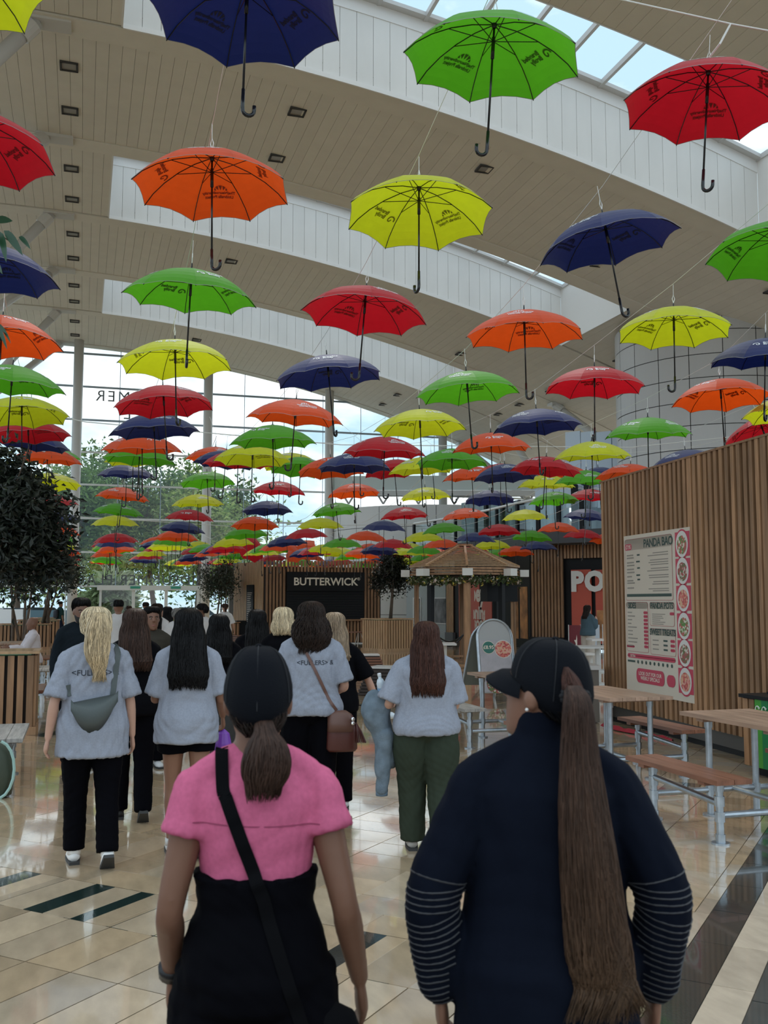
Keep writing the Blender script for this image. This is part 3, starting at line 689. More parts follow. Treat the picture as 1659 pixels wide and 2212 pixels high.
for x0, x1 in ((992, 1004), (1010, 1036), (1041, 1063), (1068, 1078)): fslab(x0, x1, 1250, 1376, m_red, 'window_film', .02, .04)
for x0, x1 in ((1082, 1090), (1108, 1120), (1124, 1140)): fslab(x0, x1, 1268, 1378, mat('food photo film', (.42, .19, .07), .5, var=.6, vscale=2.2), 'window_film', .02, .04)
lt = MB(); d = (fpt(1080, 0)-fpt(990, 0)).normalized()
for txt, px, py, sz in (('popeyes', 1030, 1283, .98), ('opening', 1026, 1324, .75), ('soon', 1036, 1346, .65)):
    put_text(lt, txt, sz, plane_M(fpt(px, fz(px, py), .08), d, (0, 0, 1)), bold=.04)
lt.build('lettering', m_cream, fac)
fslats(1148, 1219, 1180, 1375, m_wood); fslab(1146, 1221, 1375, 1400, m_blk, 'plinth', .15, .3)
fslats(1040, 1148, 1178, 1207, m_wood, off=.02); fslats(1219, 1335, 1178, 1207, m_wood, off=.02)
fslab(1219, 1335, 1196, 1402, m_blk, 'shopfront', -.1, n=14)
for x0, x1 in ((1235, 1278), (1287, 1335)): fslab(x0, x1, 1231, 1390, m_red, 'window_film', .02, .04)
fslab(1289, 1320, 1318, 1380, mat('food photo film', (.42, .19, .07), .5), 'window_film', .06, .04)
lt = MB(); d = (fpt(1320, 0)-fpt(1240, 0)).normalized(); put_text(lt, 'PO', .92, plane_M(fpt(1270, fz(1273, 1258), .1), d, (0, 0, 1)), bold=.06, spacing=1.15); lt.build('lettering', mat('white print 2', (.8, .8, .78), .5), fac)
mb = MB()
for i in range(9): put_text(mb, '$', .01, plane_M((0, 0, -1), (1, 0, 0), (0, 0, 1)))
# balcony
bal = thing('balcony', 'curved upper gallery with glass balustrade and white handrail above the shops', 'balcony', (0, 0, 3.8))
BX = [895, 940, 985, 1030, 1075, 1120, 1165, 1210, 1260, 1310, 1420]
pts = [fpt(x, 0, 1.2) for x in BX]; back = [fpt(x, 0, -6) for x in BX]; mb = MB()
for i in range(len(pts)-1):
    a, b, c_, d_ = pts[i], pts[i+1], back[i+1], back[i]
    mb.add([(a.x, a.y, 3.75), (b.x, b.y, 3.75), (c_.x, c_.y, 3.75), (d_.x, d_.y, 3.75), (a.x, a.y, 4.2), (b.x, b.y, 4.2), (c_.x, c_.y, 4.2), (d_.x, d_.y, 4.2)], [(0, 3, 2, 1), (4, 5, 6, 7), (0, 1, 5, 4)])
mb.build('slab', mat('dark soffit', (.05, .05, .055), .6), bal)
MB().tube([q+Vector((0, 0, 5.35)) for q in pts], .05, 8).build('handrail', mat('white rail', (.75, .75, .75), .3), bal)
m_balg = glass('balustrade glass', (.80, .90, .90), .10)
for i in range(len(pts)-1):
    a, b = pts[i], pts[i+1]; e_ = (b-a).normalized()*.04
    MB().add([a+e_+Vector((0, 0, 4.2)), b-e_+Vector((0, 0, 4.2)), b-e_+Vector((0, 0, 5.25)), a+e_+Vector((0, 0, 5.25))], [(0, 1, 2, 3)]).build('pane', m_balg, bal)
    MB().box((a.x, a.y, 4.75), (.14, .1, 1.1), rz=atan2(e_.y, e_.x)).build('post', m_blk, bal)
# upper shopfront behind the gallery
upp = thing('wall_upper_gallery', '', '', (0, 0, 0)); del upp['label'], upp['category']; upp['kind'] = 'structure'
m_upg = mat('grey reflective glazing', (.30, .38, .42), .12, var=.35, vscale=.8, stretch=(3, 3, .4)); m_lb = mat('pale blue glazed panel', (.56, .66, .78), .15, objvar=.06)
for i, (x0, x1) in enumerate([(1000, 1052), (1056, 1087), (1092, 1125), (1129, 1205), (1212, 1232)]): fslab(x0, x1, 1086, 1176, m_upg, 'pane', -4)
for x in (1053, 1089, 1127, 1208): fslab(x-2, x+3, 1080, 1178, m_blk, 'mullion', -3.8, .2)
for r_ in range(4):
    for c_ in range(6):
        xa = 1228+c_*34; fslab(xa, xa+32.5, 930+r_*42, 970.5+r_*42, m_lb, 'panel', -3.5)
for r_ in range(2):
    for c_ in range(4):
        xa = 1160+c_*18
        fslab(xa, xa+16.5, 1056+r_*30, 1084.5+r_*30, m_lb, 'panel', -4.5)
for x in (1240, 1268): fslab(x, x+10, 1045, 1180, m_blk, 'mullion', -3.2, .25)
fslab(1240, 1500, 1090, 1180, m_upg, 'wall_panel', -4)

# ================================================================= MENU KIOSK
KA, KB = Vector((7.37, 13.15, 0)), Vector((7.01, 9.46, 0)); KD = (KB-KA).normalized(); KN = Vector((-KD.y, KD.x, 0)); KN = KN if KN.x < 0 else -KN
KH = 3.49
def onwall(px, py, off=0):
    d_ = ray(px, py); A = KA+KN*off; k = (A-O).dot(KN)/d_.dot(KN); return O+d_*k
ki = thing('kiosk', 'large timber-slatted food kiosk at the right carrying a pink and white menu', 'kiosk', KA)
KL = 5.6; pitch = .1235; n = int(KL/pitch)
kb = [KA+KD*0-KN*.06, KA+KD*KL-KN*.06, KA+KD*KL-KN*2.4, KA-KN*2.4]
MB().prism([(q.x, q.y) for q in kb], .12, KH-.02).build('backing_board', m_woodd, ki)
for i in range(n):
    p = KA+KD*(i+.5)*pitch; wide = (i == 21 or i == 34)
    MB().box((p.x, p.y, (.24+KH)/2), (.069 if not wide else .105, .05 if i % 7 != 3 else .035, KH-.24), rz=atan2(KD.y, KD.x)).build('slat', m_wood, ki)
for j in range(12):
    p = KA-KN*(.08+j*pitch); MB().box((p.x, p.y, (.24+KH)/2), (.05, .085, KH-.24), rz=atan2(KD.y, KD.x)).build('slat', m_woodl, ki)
a, b = KA-KD*.02-KN*.03, KA+KD*KL-KN*.03
MB().bar(a+Vector((0, 0, KH)), b+Vector((0, 0, KH)), .12, .025).build('top_trim', m_wood, ki)
MB().bar(a+Vector((0, 0, .155))-KN*.04, b+Vector((0, 0, .155))-KN*.04, .06, .17).build('kickboard', mat('grey kickboard', (.07, .065, .06), .5), ki)
MB().bar(a+Vector((0, 0, .035))-KN*.07, b+Vector((0, 0, .035))-KN*.07, .06, .07).build('plinth', m_blk, ki)
# the menu
TL, TR, BR, BL = onwall(1347, 1157, .03), onwall(1490, 1140, .03), onwall(1502, 1518, .03), onwall(1356.5, 1494, .03)
me_ = thing('menu_board', 'pink and cream printed menu panel fixed to the slatted kiosk wall', 'sign', (TL+BR)/2)
Wd = KD; z1 = (TL.z+TR.z)/2; z0 = (BL.z+BR.z)/2; PWd = ((TR-TL).dot(KD)+(BR-BL).dot(KD))/2; PH = z1-z0; P0 = Vector((TL.x, TL.y, z1))
def pp(x, y, o=.0): return P0+KD*(x*PWd)-Vector((0, 0, y*PH))+KN*o
def pq(mb, x0, y0, x1, y1, o, rr=0):
    if rr:
        asp = PWd/PH; pts_ = []
        for cx, cy, a0 in ((x1-rr, y0+rr*asp, -90), (x1-rr, y1-rr*asp, 0), (x0+rr, y1-rr*asp, 90), (x0+rr, y0+rr*asp, 180)):
            for k in range(5): A = R(a0+k*22.5); pts_.append(pp(cx+rr*cos(A), cy+rr*asp*sin(A), o))
        mb.add(pts_, [tuple(range(20))])
    else: mb.add([pp(x0, y0, o), pp(x1, y0, o), pp(x1, y1, o), pp(x0, y1, o)], [(0, 1, 2, 3)])
m_pap = mat('cream menu board', (.62, .56, .48), .5); m_pink = mat('raspberry print', (.50, .045, .09), .5); m_pinkl = mat('faded pink line', (.48, .22, .20), .5); m_ink = mat('dark green ink', (.02, .05, .04), .5); m_gr = mat('grey small print', (.28, .25, .22), .6)
mb = MB().bar(pp(0, .5, -.008), pp(1, .5, -.008), .012, PH); mb.build('panel', m_pap, me_)
mb = MB(); pk = MB(); li = MB(); ik = MB(); gy = MB(); cm = MB()
for (x0, y0, x1, y1) in ((.02, .025, .755, .42), (.02, .43, .375, .745), (.40, .43, .765, .575), (.40, .59, .775, .75), (.02, .025, .755, .1), (.02, .43, .375, .475), (.40, .43, .765, .475), (.40, .59, .775, .635)):
    pq(li, x0, y0, x1, y1, .001, .02); pq(cm, x0+.006, y0+.0035, x1-.006, y1-.0035, .0016, .018)
pq(pk, .02, .055, .135, .095, .003, .02)
for i in range(10): pq(pk, .305, .487+i*.0235, .37, .505+i*.0235, .003, .012)
for y in (.49,): pq(pk, .70, y, .765, y+.018, .003, .012)
for i in range(3): pq(pk, .70, .652+i*.027, .765, .67+i*.027, .003, .012)
pq(pk, .03, .757, .765, .785, .003, .02); pq(pk, .17, .845, .60, .935, .003, .04); pq(pk, .635, .86, .755, .93, .003, .04); pq(pk, .02, .705, .15, .72, .003, .012)
pq(ik, .04, .378, .735, .396, .003)
FT = [.022, .177, .335, .495, .65, .81]
for y in FT: pq(pk, .80, y, .998, y+.143, .002, .0); 
for txt, x, y, sz, tgt in (('PANDA BAO', .55, .066, .082, ik), ('SIDES', .12, .453, .060, ik), ('PANDA POTS', .585, .453, .060, ik), ('SWEET TREATS', .59, .613, .060, ik)):
    put_text(tgt, txt, sz*PWd*1.0, plane_M(pp(x, y, .004), KD, (0, 0, 1)), bold=.025, spacing=.92)
for txt, x, y, sz in (('£7.95', .078, .076, .04), ('EXTRA', .12, .772, .026), ('LOOK OUT FOR OUR', .385, .877, .036), ('WEEKLY SPECIALS', .385, .905, .036)):
    put_text(mb, txt, sz*PWd, plane_M(pp(x, y, .005), KD, (0, 0, 1)), bold=.02)
g = random.Random(5)
for y in (.125, .142, .172, .190, .215, .235, .262, .288, .303, .335): pq(gy, .05, y, .05+g.uniform(.08, .13), y+.009, .003)
for y in (.13, .172, .213, .258, .286): pq(ik, .22 if y not in (.172, .258) else .205, y-.004, .265, y+.006, .003)
for y in (.125, .14, .168, .183, .197, .22, .234, .262, .276, .302, .316, .345, .358): x = g.uniform(.38, .48); pq(gy, x, y, .70, y+.006, .003)
for i in range(10): pq(gy, .045, .492+i*.0235, .045+g.uniform(.06, .16), .499+i*.0235, .003)
for i in range(6): pq(gy, .44, .50+i*.012, .44+g.uniform(.1, .2), .505+i*.012, .003)
for i in range(3): pq(gy, .44, .658+i*.027, .53, .665+i*.027, .003); pq(ik, .60, .656+i*.027, .66, .667+i*.027, .003)
for i in range(9):
    q = pp(.20+i*.064, .806, .003); n_ = 10; ik.add([q+KD*(.013*PWd*cos(2*pi*k/n_))+Vector((0, 0, .013*PWd*sin(2*pi*k/n_))) for k in range(n_)], [tuple(range(n_))])
pq(ik, .03, .80, .15, .812, .003)
pk.build('pink_print', m_pink, me_); li.build('box_outline', m_pinkl, me_); cm.build('box_fill', mat('cream box', (.60, .53, .45), .5), me_); ik.build('dark_print', m_ink, me_); gy.build('small_print', m_gr, me_); mb.build('light_lettering', m_cream, me_)
m_food = {}
def foodmat(k, cols):
    if k in MATS: return MATS[k]
    m = mat(k, (.5, .3, .2), .5); n_ = m.node_tree.nodes; l_ = m.node_tree.links.new; t_ = n_.new('ShaderNodeTexCoord'); v_ = n_.new('ShaderNodeTexVoronoi'); v_.inputs['Scale'].default_value = 38
    c_ = n_.new('ShaderNodeValToRGB'); c_.color_ramp.interpolation = 'CONSTANT'; es = c_.color_ramp.elements
    while len(es) < len(cols): es.new(.5)
    for i, q in enumerate(cols): es[i].position = i/len(cols); es[i].color = (*q, 1)
    z_ = n_.new('ShaderNodeTexNoise'); z_.inputs['Scale'].default_value = 30; l_(t_.outputs['Object'], z_.inputs['Vector']); s_ = n_.new('ShaderNodeSeparateColor')
    l_(t_.outputs['Object'], v_.inputs['Vector']); l_(v_.outputs['Color'], s_.inputs[0]); l_(s_.outputs[0], c_.inputs[0]); l_(c_.outputs[0], n_['Principled BSDF'].inputs['Base Color']); return m
FC = [((.5, .12, .1), (.1, .22, .05), (.65, .6, .5), (.35, .1, .08)), ((.35, .08, .07), (.6, .55, .48), (.25, .1, .08), (.1, .15, .05)), ((.6, .15, .12), (.65, .4, .25), (.45, .08, .08), (.7, .35, .3))]
def fdisc(c, r_, rz_, o, m, nm, par, dx=KD, nn=KN):
    n_ = 24; MB().add([c+nn*o+dx*(r_*cos(2*pi*k/n_))+Vector((0, 0, rz_*sin(2*pi*k/n_))) for k in range(n_)], [tuple(range(n_))]).build(nm, m, par)
for i, y in enumerate(FT):
    c = pp(.895, y+.072); r_ = .095*PWd; fdisc(c, r_*.98, r_*1.05, .003, m_pink, 'plate_ring', me_); fdisc(c, r_*.86, r_*.93, .0045, mat('white plate', (.66, .64, .62), .4), 'plate', me_)
    fdisc(c-Vector((0, 0, .01)), r_*.68, r_*.66, .006, foodmat('food print %d' % (i % 3), FC[i % 3]), 'food_photo', me_)
# red sheet on the floor below the slats
t = thing('floor_banner', 'crumpled red and maroon sheet lying at the foot of the slatted kiosk wall', 'sheet', atZ(1370, 1580, 0)); mb = MB(); n_ = 14
a, b = atZ(1314, 1568, 0), atZ(1454, 1604, 0)
for i in range(n_+1):
    f = i/n_; p = a.lerp(b, f); w_ = .20*sin(pi*min(1, f*1.3+.12))**.5*(1-f*.55) if f < .98 else .02; mb.v += [(p+KN*-.02+Vector((0, 0, .012))), (p+KN*w_*.5+Vector((0, 0, .05+.012*sin(i*2.2)))), (p+KN*w_+Vector((0, 0, .012)))]
for i in range(n_): q = 3*i; mb.f += [(q, q+3, q+4, q+1), (q+1, q+4, q+5, q+2)]; mb.m += [0, 1]
mb.build('sheet', [mat('maroon cloth', (.10, .008, .02), .6), mat('red cloth', (.35, .01, .03), .6)], t)
# recycling bin
t = thing('recycling_bin', 'slatted recycling bin with black lid and green labels at the right edge', 'bin', (6.75, 8.35, 0)); H_ = .80
bx0, bx1, by0, by1 = 6.46, 7.1, 7.2, 8.72
MB().box(((bx0+bx1)/2+.02, (by0+by1)/2, .40), (bx1-bx0-.06, by1-by0-.06, .66)).build('body', m_woodd, t)
MB().box(((bx0+bx1)/2+.02, (by0+by1)/2, .05), (bx1-bx0-.1, by1-by0-.06, .1)).build('plinth', m_blk, t)
for i in range(15):
    y = by1-.03-i*.1
    if 1.5 < i < 5.6 and i in (2, 3): continue
    MB().box((bx0, y, .42), (.03, .075, .66)).build('slat', m_wood, t)
for i in range(4): MB().box((bx0+.05+i*.16, by1, .42), (.10, .03, .66)).build('slat', m_wood, t)
for k, (yy, c) in enumerate(((8.50, (.05, .30, .03)), (8.40, (.0, .18, .05)))):
    MB().box((bx0-.012, yy-.02, .43), (.02, .10, .68)).build('label_panel', mat('green label %d' % k, c, .45), t)
    mb = MB(); pts_ = [(bx0-.03, yy-.02-.032*cos(a_), .66+.032*sin(a_)) for a_ in [R(40+i*30) for i in range(10)]]; mb.tube(pts_, .006, 4); mb.tube([pts_[0], (pts_[0][0], pts_[0][1]-.0, pts_[0][2]-.02)], [.018, .001], 4); put_text(mb, 'RECYCLE', .018, plane_M((bx0-.03, yy-.02, .57), (0, -1, 0), (0, 0, 1))); mb.build('symbol', mat('white symbol', (.75, .8, .75), .5), t)
mb = MB().box(((bx0+bx1)/2, (by0+by1)/2, .775), (bx1-bx0+.08, by1-by0+.08, .035)); mb.box(((bx0+bx1)/2+.05, (by0+by1)/2, .80), (.35, by1-by0-.2, .03)); mb.build('lid', m_blk, t)

# ================================================================= COFFEE KIOSK
F1, F2, F0 = atZ(571, 1396, 0), atZ(822, 1393, 0), atZ(506, 1389, 0); BH = 3.34
bk = thing('coffee_kiosk', 'timber-slatted kiosk with black shutter and white lettered sign', 'kiosk', F1)
dn = (F2-F1).normalized(); ds = (F1-F0).normalized(); nF = Vector((dn.y, -dn.x, 0)); nS = Vector((ds.y, -ds.x, 0)); back = (F0+F2)/2+Vector((2, 5, 0))
MB().prism([(F0.x, F0.y), (F1.x, F1.y), (F2.x, F2.y), (F2.x-nF.x*3, F2.y-nF.y*3), (F0.x-nF.x*2, F0.y-nF.y*2)], .1, BH-.25).build('backing_board', m_woodd, bk)
def kslats(a, b, z0, z1, m, nn, pitch=.135, w=.088, nm='slat_field', th=.05, par=bk):
    mb = MB(); d_ = (b-a).normalized(); n_ = int((b-a).length/pitch)
    for i in range(n_): p = a+d_*(i+.5)*pitch+nn*.04; mb.box((p.x, p.y, (z0+z1)/2), (w, th, z1-z0), rz=atan2(d_.y, d_.x))
    return mb.build(nm, m, par, kind='stuff')
def at_front(px): # point on the front line
    d_ = ray(px, 1390); A = F1; k = (A-O).dot(nF)/d_.dot(nF); q = O+d_*k; return Vector((q.x, q.y, 0))
s0, s1 = at_front(617), at_front(785)
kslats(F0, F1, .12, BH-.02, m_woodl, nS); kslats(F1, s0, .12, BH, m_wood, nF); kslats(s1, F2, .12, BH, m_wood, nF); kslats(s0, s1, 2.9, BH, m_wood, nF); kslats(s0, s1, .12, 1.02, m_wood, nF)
MB().bar(s0+nF*.03+Vector((0, 0, 1.65)), s1+nF*.03+Vector((0, 0, 1.65)), .06, 1.25).build('shutter_back', m_blk, bk)
for i in range(11): q = Vector((0, 0, 1.08+i*.098)); MB().bar(s0+nF*.07+q, s1+nF*.07+q, .03, .075).build('shutter_slat', m_blk, bk)
MB().bar(s0+nF*.12+Vector((0, 0, 2.52)), s1+nF*.12+Vector((0, 0, 2.52)), .12, .74).build('sign_panel', m_blk, bk)
q = at_front(701); lt = MB(); put_text(lt, 'BUTTERWICK', .415, plane_M(q+nF*.19+Vector((0, 0, 2.50)), dn, (0, 0, 1)), bold=.022, spacing=1.0); put_text(lt, '®', .16, plane_M(at_front(772)+nF*.19+Vector((0, 0, 2.62)), dn, (0, 0, 1)))
lt.build('lettering', mat('ivory sign letters', (.80, .76, .66), .5), bk)
MB().bar(s0+nF*.14+Vector((0, 0, 1.0)), s1+nF*.14+Vector((0, 0, 1.0)), .3, .06).build('counter', m_wood, bk)
a, b = F0+(F1-F0)*.5+nS*.1, F0+(F1-F0)*.72+nS*.1
MB().bar(a+Vector((0, 0, 1.55)), b+Vector((0, 0, 1.55)), .05, 1.7).build('side_menu', m_blk, bk)
mb = MB(); g = random.Random(2)
for i in range(16): p = a.lerp(b, .15)+nS*.03+Vector((0, 0, .95+i*.075)); q = a.lerp(b, g.uniform(.5, .85))+nS*.03+Vector((0, 0, .95+i*.075)); mb.bar(p, q, .012, .02)
mb.build('menu_text', m_cream, bk)
t = thing('litter_bin', 'black litter bin beside the pale left side of the coffee kiosk', 'bin', atZ(530, 1392, 0)); p = atZ(530, 1392, 0)
MB().box((p.x, p.y, .45), (.75, .5, .9)).build('body', m_blk, t); MB().box((p.x, p.y, .93), (.8, .55, .06)).build('lid', m_blk, t)

# slatted planters ---------------------------------------------------
def planter(label, c, sx_, sy_, h, rz, indiv, pitch=.116, w=.08, m=m_wood, grp=None, fill=(.03, .12, .05), cap=True):
    t = thing('planter', label, 'planter', (c[0], c[1], 0), rz, grp); z0 = .06
    MB().box((0, 0, h/2), (sx_-.08, sy_-.08, h-.1)).build('inner_box', m_woodd, t, world=False)
    MB().box((0, 0, h-.05), (sx_-.12, sy_-.12, .03)).build('soil', mat('planting soil %g' % fill[1], fill, .9, var=.3, vscale=20), t, world=False)
    fld = MB()
    for ax, ln, of in ((0, sx_, -sy_/2), (0, sx_, sy_/2), (1, sy_, -sx_/2), (1, sy_, sx_/2)):
        n_ = max(2, int(ln/pitch)); pt = ln/n_
        for i in range(n_):
            q = -ln/2+(i+.5)*pt; P_ = (q, of, h/2) if ax == 0 else (of, q, h/2); dd = (w, .035, h-.08) if ax == 0 else (.035, w, h-.08)
            if indiv: MB().box(P_, dd).build('slat', m, t, world=False)
            else: fld.box(P_, dd)
    if not indiv: fld.build('slat_field', m, t, world=False, kind='stuff')
    if cap:
        cp = MB()
        for sy in (-1, 1): cp.box((0, sy*sy_/2, h), (sx_+.1, .09, .035)); cp.box((sy*sx_/2, 0, h), (.09, sy_, .035))
        cp.build('rim', m_woodl if indiv else m, t, world=False); bp = MB()
        for sy in (-1, 1): bp.box((0, sy*sy_/2, .05), (sx_+.06, .06, .1)); bp.box((sy*sx_/2, 0, .05), (.06, sy_, .1))
        bp.build('base_rail', m, t, world=False)
    return t
planter('slatted timber planter with green planting behind the nearest left bench', (-1.75, 14.35), 2.4, .85, 1.06, 0, True)
p = atD(62, 1300, 36); planter('slatted timber planter behind the seated bald man', (p.x-.1, p.y+.4), 1.7, .8, .92, 0, False)
p = atD(85, 1300, 39.5); planter('slatted planter with slim trunks, second behind the seated man', (p.x, p.y+.3), 1.5, 1.2, 1.0, 0, False)
p = atD(106, 1300, 45); planter('farthest slatted planter beside the walking man at the left doors', (p.x, p.y), 1.0, .8, 1.0, 0, False)
p = atD(838, 1300, 35.5); planter('slatted timber tree planter between the coffee kiosk and the gazebo', (p.x, p.y), 1.35, 1.2, 1.12, R(25), False, m=m_woodl)
p = atD(476, 1300, 40.5); planter('small slatted planter at the left corner of the coffee kiosk', (p.x, p.y), 1.2, 1.2, .9, R(10), False)

# indoor trees --------------------------------------------------------
m_leafi = mat('glossy indoor leaves', (.03, .04, .03), .38, attr='col', trans=.12, spec=.4)
DK = ((.012, .018, .012), (.022, .028, .02), (.035, .042, .03))
GD = ((.05, .065, .045), (.08, .10, .07), (.12, .14, .10))
p = atD(10, 1300, 13.3)
tree('ficus_tree', 'large dark-leaved ficus rising at the left edge', p.x-.2, p.y+.4, 1.0, 2.2, (p.x-.05, p.y+.3, 2.86), (1.05, .9, 1.32), 9500, .125, 11, m_leafi, m_bark, DK, stems=2, r=.05, clumps=30, shell=.1, droop=.5)
p = atD(118, 1300, 36); tree('ficus_tree', 'grey-green indoor ficus with several slim stems behind the big one', p.x-.3, p.y+1.0, .9, 2, (p.x, p.y+1, 3.05), (1.15, 1.0, 1.15), 5000, .13, 13, m_leafi, m_bark, GD, stems=5, r=.045, clumps=22, shell=.15, droop=.4)
p = atD(60, 1300, 30); tree('ficus_tree', 'indoor ficus crown between the dark tree and the glass wall', p.x-.3, p.y+1.0, .0, 2, (p.x-.2, p.y+1, 3.1), (1.6, 1.2, 1.3), 5200, .13, 15, m_leafi, m_bark, DK, stems=4, r=.05, clumps=22, shell=.15, droop=.4)
p = atD(476, 1300, 40.5); tree('ficus_tree', 'small grey-green ficus left of the coffee kiosk', p.x, p.y, .8, 1.2, (p.x, p.y, 2.55), (.95, .9, 1.2), 4200, .12, 17, m_leafi, m_bark, GD, stems=4, r=.035, clumps=20, shell=.15, droop=.4)
p = atD(843, 1300, 35.5); tree('ficus_tree', 'round-headed dark ficus between coffee kiosk and gazebo', p.x, p.y, 1.0, 1.2, (p.x, p.y, 2.75), (.82, .8, 1.05), 5200, .12, 19, m_leafi, m_bark, DK, stems=1, r=.07, clumps=22, shell=.15, droop=.5)
# a leafy twig close by at the left edge
m_leafg = mat('green ficus leaf', (.02, .07, .03), .35, trans=.15)
t = thing('ficus_twig', 'twig with large drooping dark green leaves at the upper left edge', 'twig', atD(-25, 520, 5.5))
tw = MB().tube([atD(-60, 470, 5.5), atD(-20, 495, 5.5), atD(20, 520, 5.5), atD(45, 535, 5.5)], [.008, .006, .004, .002], 6); tw.tube([atD(-60, 640, 5.5), atD(-30, 690, 5.5), atD(0, 705, 5.5)], [.006, .004, .002], 6); tw.build('twig', m_bark, t)
for (x0, y0, x1, y1, w_) in ((-12, 480, 28, 470, 17), (0, 500, 14, 560, 16), (8, 498, 50, 545, 20), (40, 512, 67, 532, 12), (-18, 560, 6, 585, 16), (-20, 500, 0, 520, 15), (-14, 700, 18, 716, 12), (-6, 705, 16, 748, 11), (4, 712, 24, 735, 8)):
    a, b = atD(x0, y0, 5.5), atD(x1, y1, 5.45); d_ = b-a; s_ = d_.cross(Vector((sin(YAW), cos(YAW), .5))).normalized()*w_*.5*5.5/2150; mb = MB(); vs = []
    for k in range(7):
        f = k/6; ww = sin(pi*f**.8)**.8 if 0 < k < 6 else 0; c_ = a+d_*f+Vector((0, 0, -.02*f*f)); up_ = Vector((0, -.006*ww, .006*ww)); vs += [c_+s_*ww+up_, c_, c_-s_*ww+up_]
    mb.add(vs, [(3*k+j, 3*k+j+1, 3*k+j+4, 3*k+j+3) for k in range(6) for j in (0, 1)]); mb.build('leaf', m_leafg, t, smooth=True)

# ================================================================= GAZEBO
gc = atD(1004, 1300, 27.6); gz_ = thing('gazebo', 'octagonal timber gazebo with slatted roof and flower garland', 'gazebo', (gc.x, gc.y, 0)); RB = 1.33; RE = 1.52
ang = [YAW*-1-pi/2+R(22.5)*0+k*pi/4+R(-2) for k in range(8)]
ring = lambda r_, z_: [Vector((gc.x+r_*cos(a_), gc.y+r_*sin(a_), z_)) for a_ in ang]
b0, e0 = ring(RB, 0), ring(RE, 2.66); ap = ring(.24, 3.22)
for k in range(8):
    q = b0[k]; d_ = (q-Vector((gc.x, gc.y, 0))).normalized()
    MB().box((q.x, q.y, 1.3), (.13, .13, 2.6), rz=ang[k]).build('post', m_blk if k % 2 else m_wood, gz_)
    if k % 2 == 0: MB().box((q.x+d_.x*.03, q.y+d_.y*.03, 1.3), (.04, .19, 2.6), rz=ang[k]).build('post_cover', m_wood, gz_)
    a, b = b0[k], b0[(k+1) % 8]
    if k not in (3,):
        MB().bar(a+Vector((0, 0, .06)), b+Vector((0, 0, .06)), .18, .07).build('base_plank', m_wood, gz_); MB().bar(a+Vector((0, 0, .16)), b+Vector((0, 0, .16)), .12, .06).build('base_plank', m_wood, gz_)
    for j in range(3):
        a2, b2 = ring(RE-.03*j, 2.46+.075*j)[k], ring(RE-.03*j, 2.46+.075*j)[(k+1) % 8]; MB().bar(a2, b2, .05, .055).build('fascia_plank', m_wood, gz_)
    mb = MB(); n_ = 13
    for j in range(n_):
        f = (j+.3)/n_; a2 = e0[k].lerp(ap[k], f); b2 = e0[(k+1) % 8].lerp(ap[(k+1) % 8], f); mb.bar(a2, b2, .075, .025)
    mb.build('roof_slats', m_woodl, gz_, kind='stuff')
    MB().bar(e0[k]+Vector((0, 0, .03)), ap[k]+Vector((0, 0, .03)), .06, .05).build('hip_rafter', m_woodl, gz_)
    mid = (ring(RE+.1, 2.56)[k]+ring(RE+.1, 2.56)[(k+1) % 8])/2 if False else ring(RE+.12, 2.5)[k]
    MB().box(mid, (.24, .27, .19), rz=ang[k]).build('floodlight', mat('white lamp housing', (.72, .72, .70), .4), gz_)
mb = MB().prism([(q.x, q.y) for q in ring(1.4, 0)], 2.40, 2.46); mb.build('ceiling_board', m_woodd, gz_)
MB().prism([(q.x, q.y) for q in ap], 3.25, 3.31).build('roof_cap', m_wood, gz_)
mb = MB(); cc = []; g = random.Random(8)
for i in range(2600):
    a_ = g.uniform(0, 2*pi); k = a_/(pi/4); fr = abs(k-round(k))*2; rr = (RE-.02)*(cos(pi/8)/cos((1-fr)*pi/8)); aa = ang[0]+a_; p = Vector((gc.x+rr*cos(aa)+g.gauss(0, .05), gc.y+rr*sin(aa)+g.gauss(0, .05), 2.36+g.gauss(0, .055)-.08*abs(sin(a_*9))))
    s_ = g.uniform(.03, .065); d_ = Vector((g.gauss(0, 1), g.gauss(0, 1), g.gauss(0, 1))).normalized(); e_ = d_.cross(Vector((.3, .5, .8))).normalized()
    mb.add([p-d_*s_, p+e_*s_*.6, p+d_*s_, p-e_*s_*.6], [(0, 1, 2, 3)]); c_ = g.choice([(.06, .10, .03), (.10, .14, .05), (.03, .05, .02), (.10, .09, .03), (.55, .45, .40), (.6, .58, .5), (.6, .5, .1)] if g.random() < .5 else [(.06, .10, .03), (.03, .05, .02)]); cc += [(*c_, 1)]*4
mb.build('garland', mat('garland', (.1, .1, .1), .7, attr='col'), gz_, cols=cc, kind='stuff')
for (ka, kb_) in ((7, 0), (6, 7), (0, 1)):
    a, b = b0[ka]*.98+Vector((gc.x, gc.y, 0))*.02, b0[kb_]*.98+Vector((gc.x, gc.y, 0))*.02
    for (h0, sag) in ((1.0, .45), (.95, .28)): MB().tube([a.lerp(b, f/10)+Vector((0, 0, h0-sag*sin(pi*f/10))) for f in range(11)], .022, 6).build('rope', m_black, gz_)
MB().box((gc.x+.9, gc.y-.3, 2.0), (.9, .5, .55)).build('heater', m_blk, gz_)

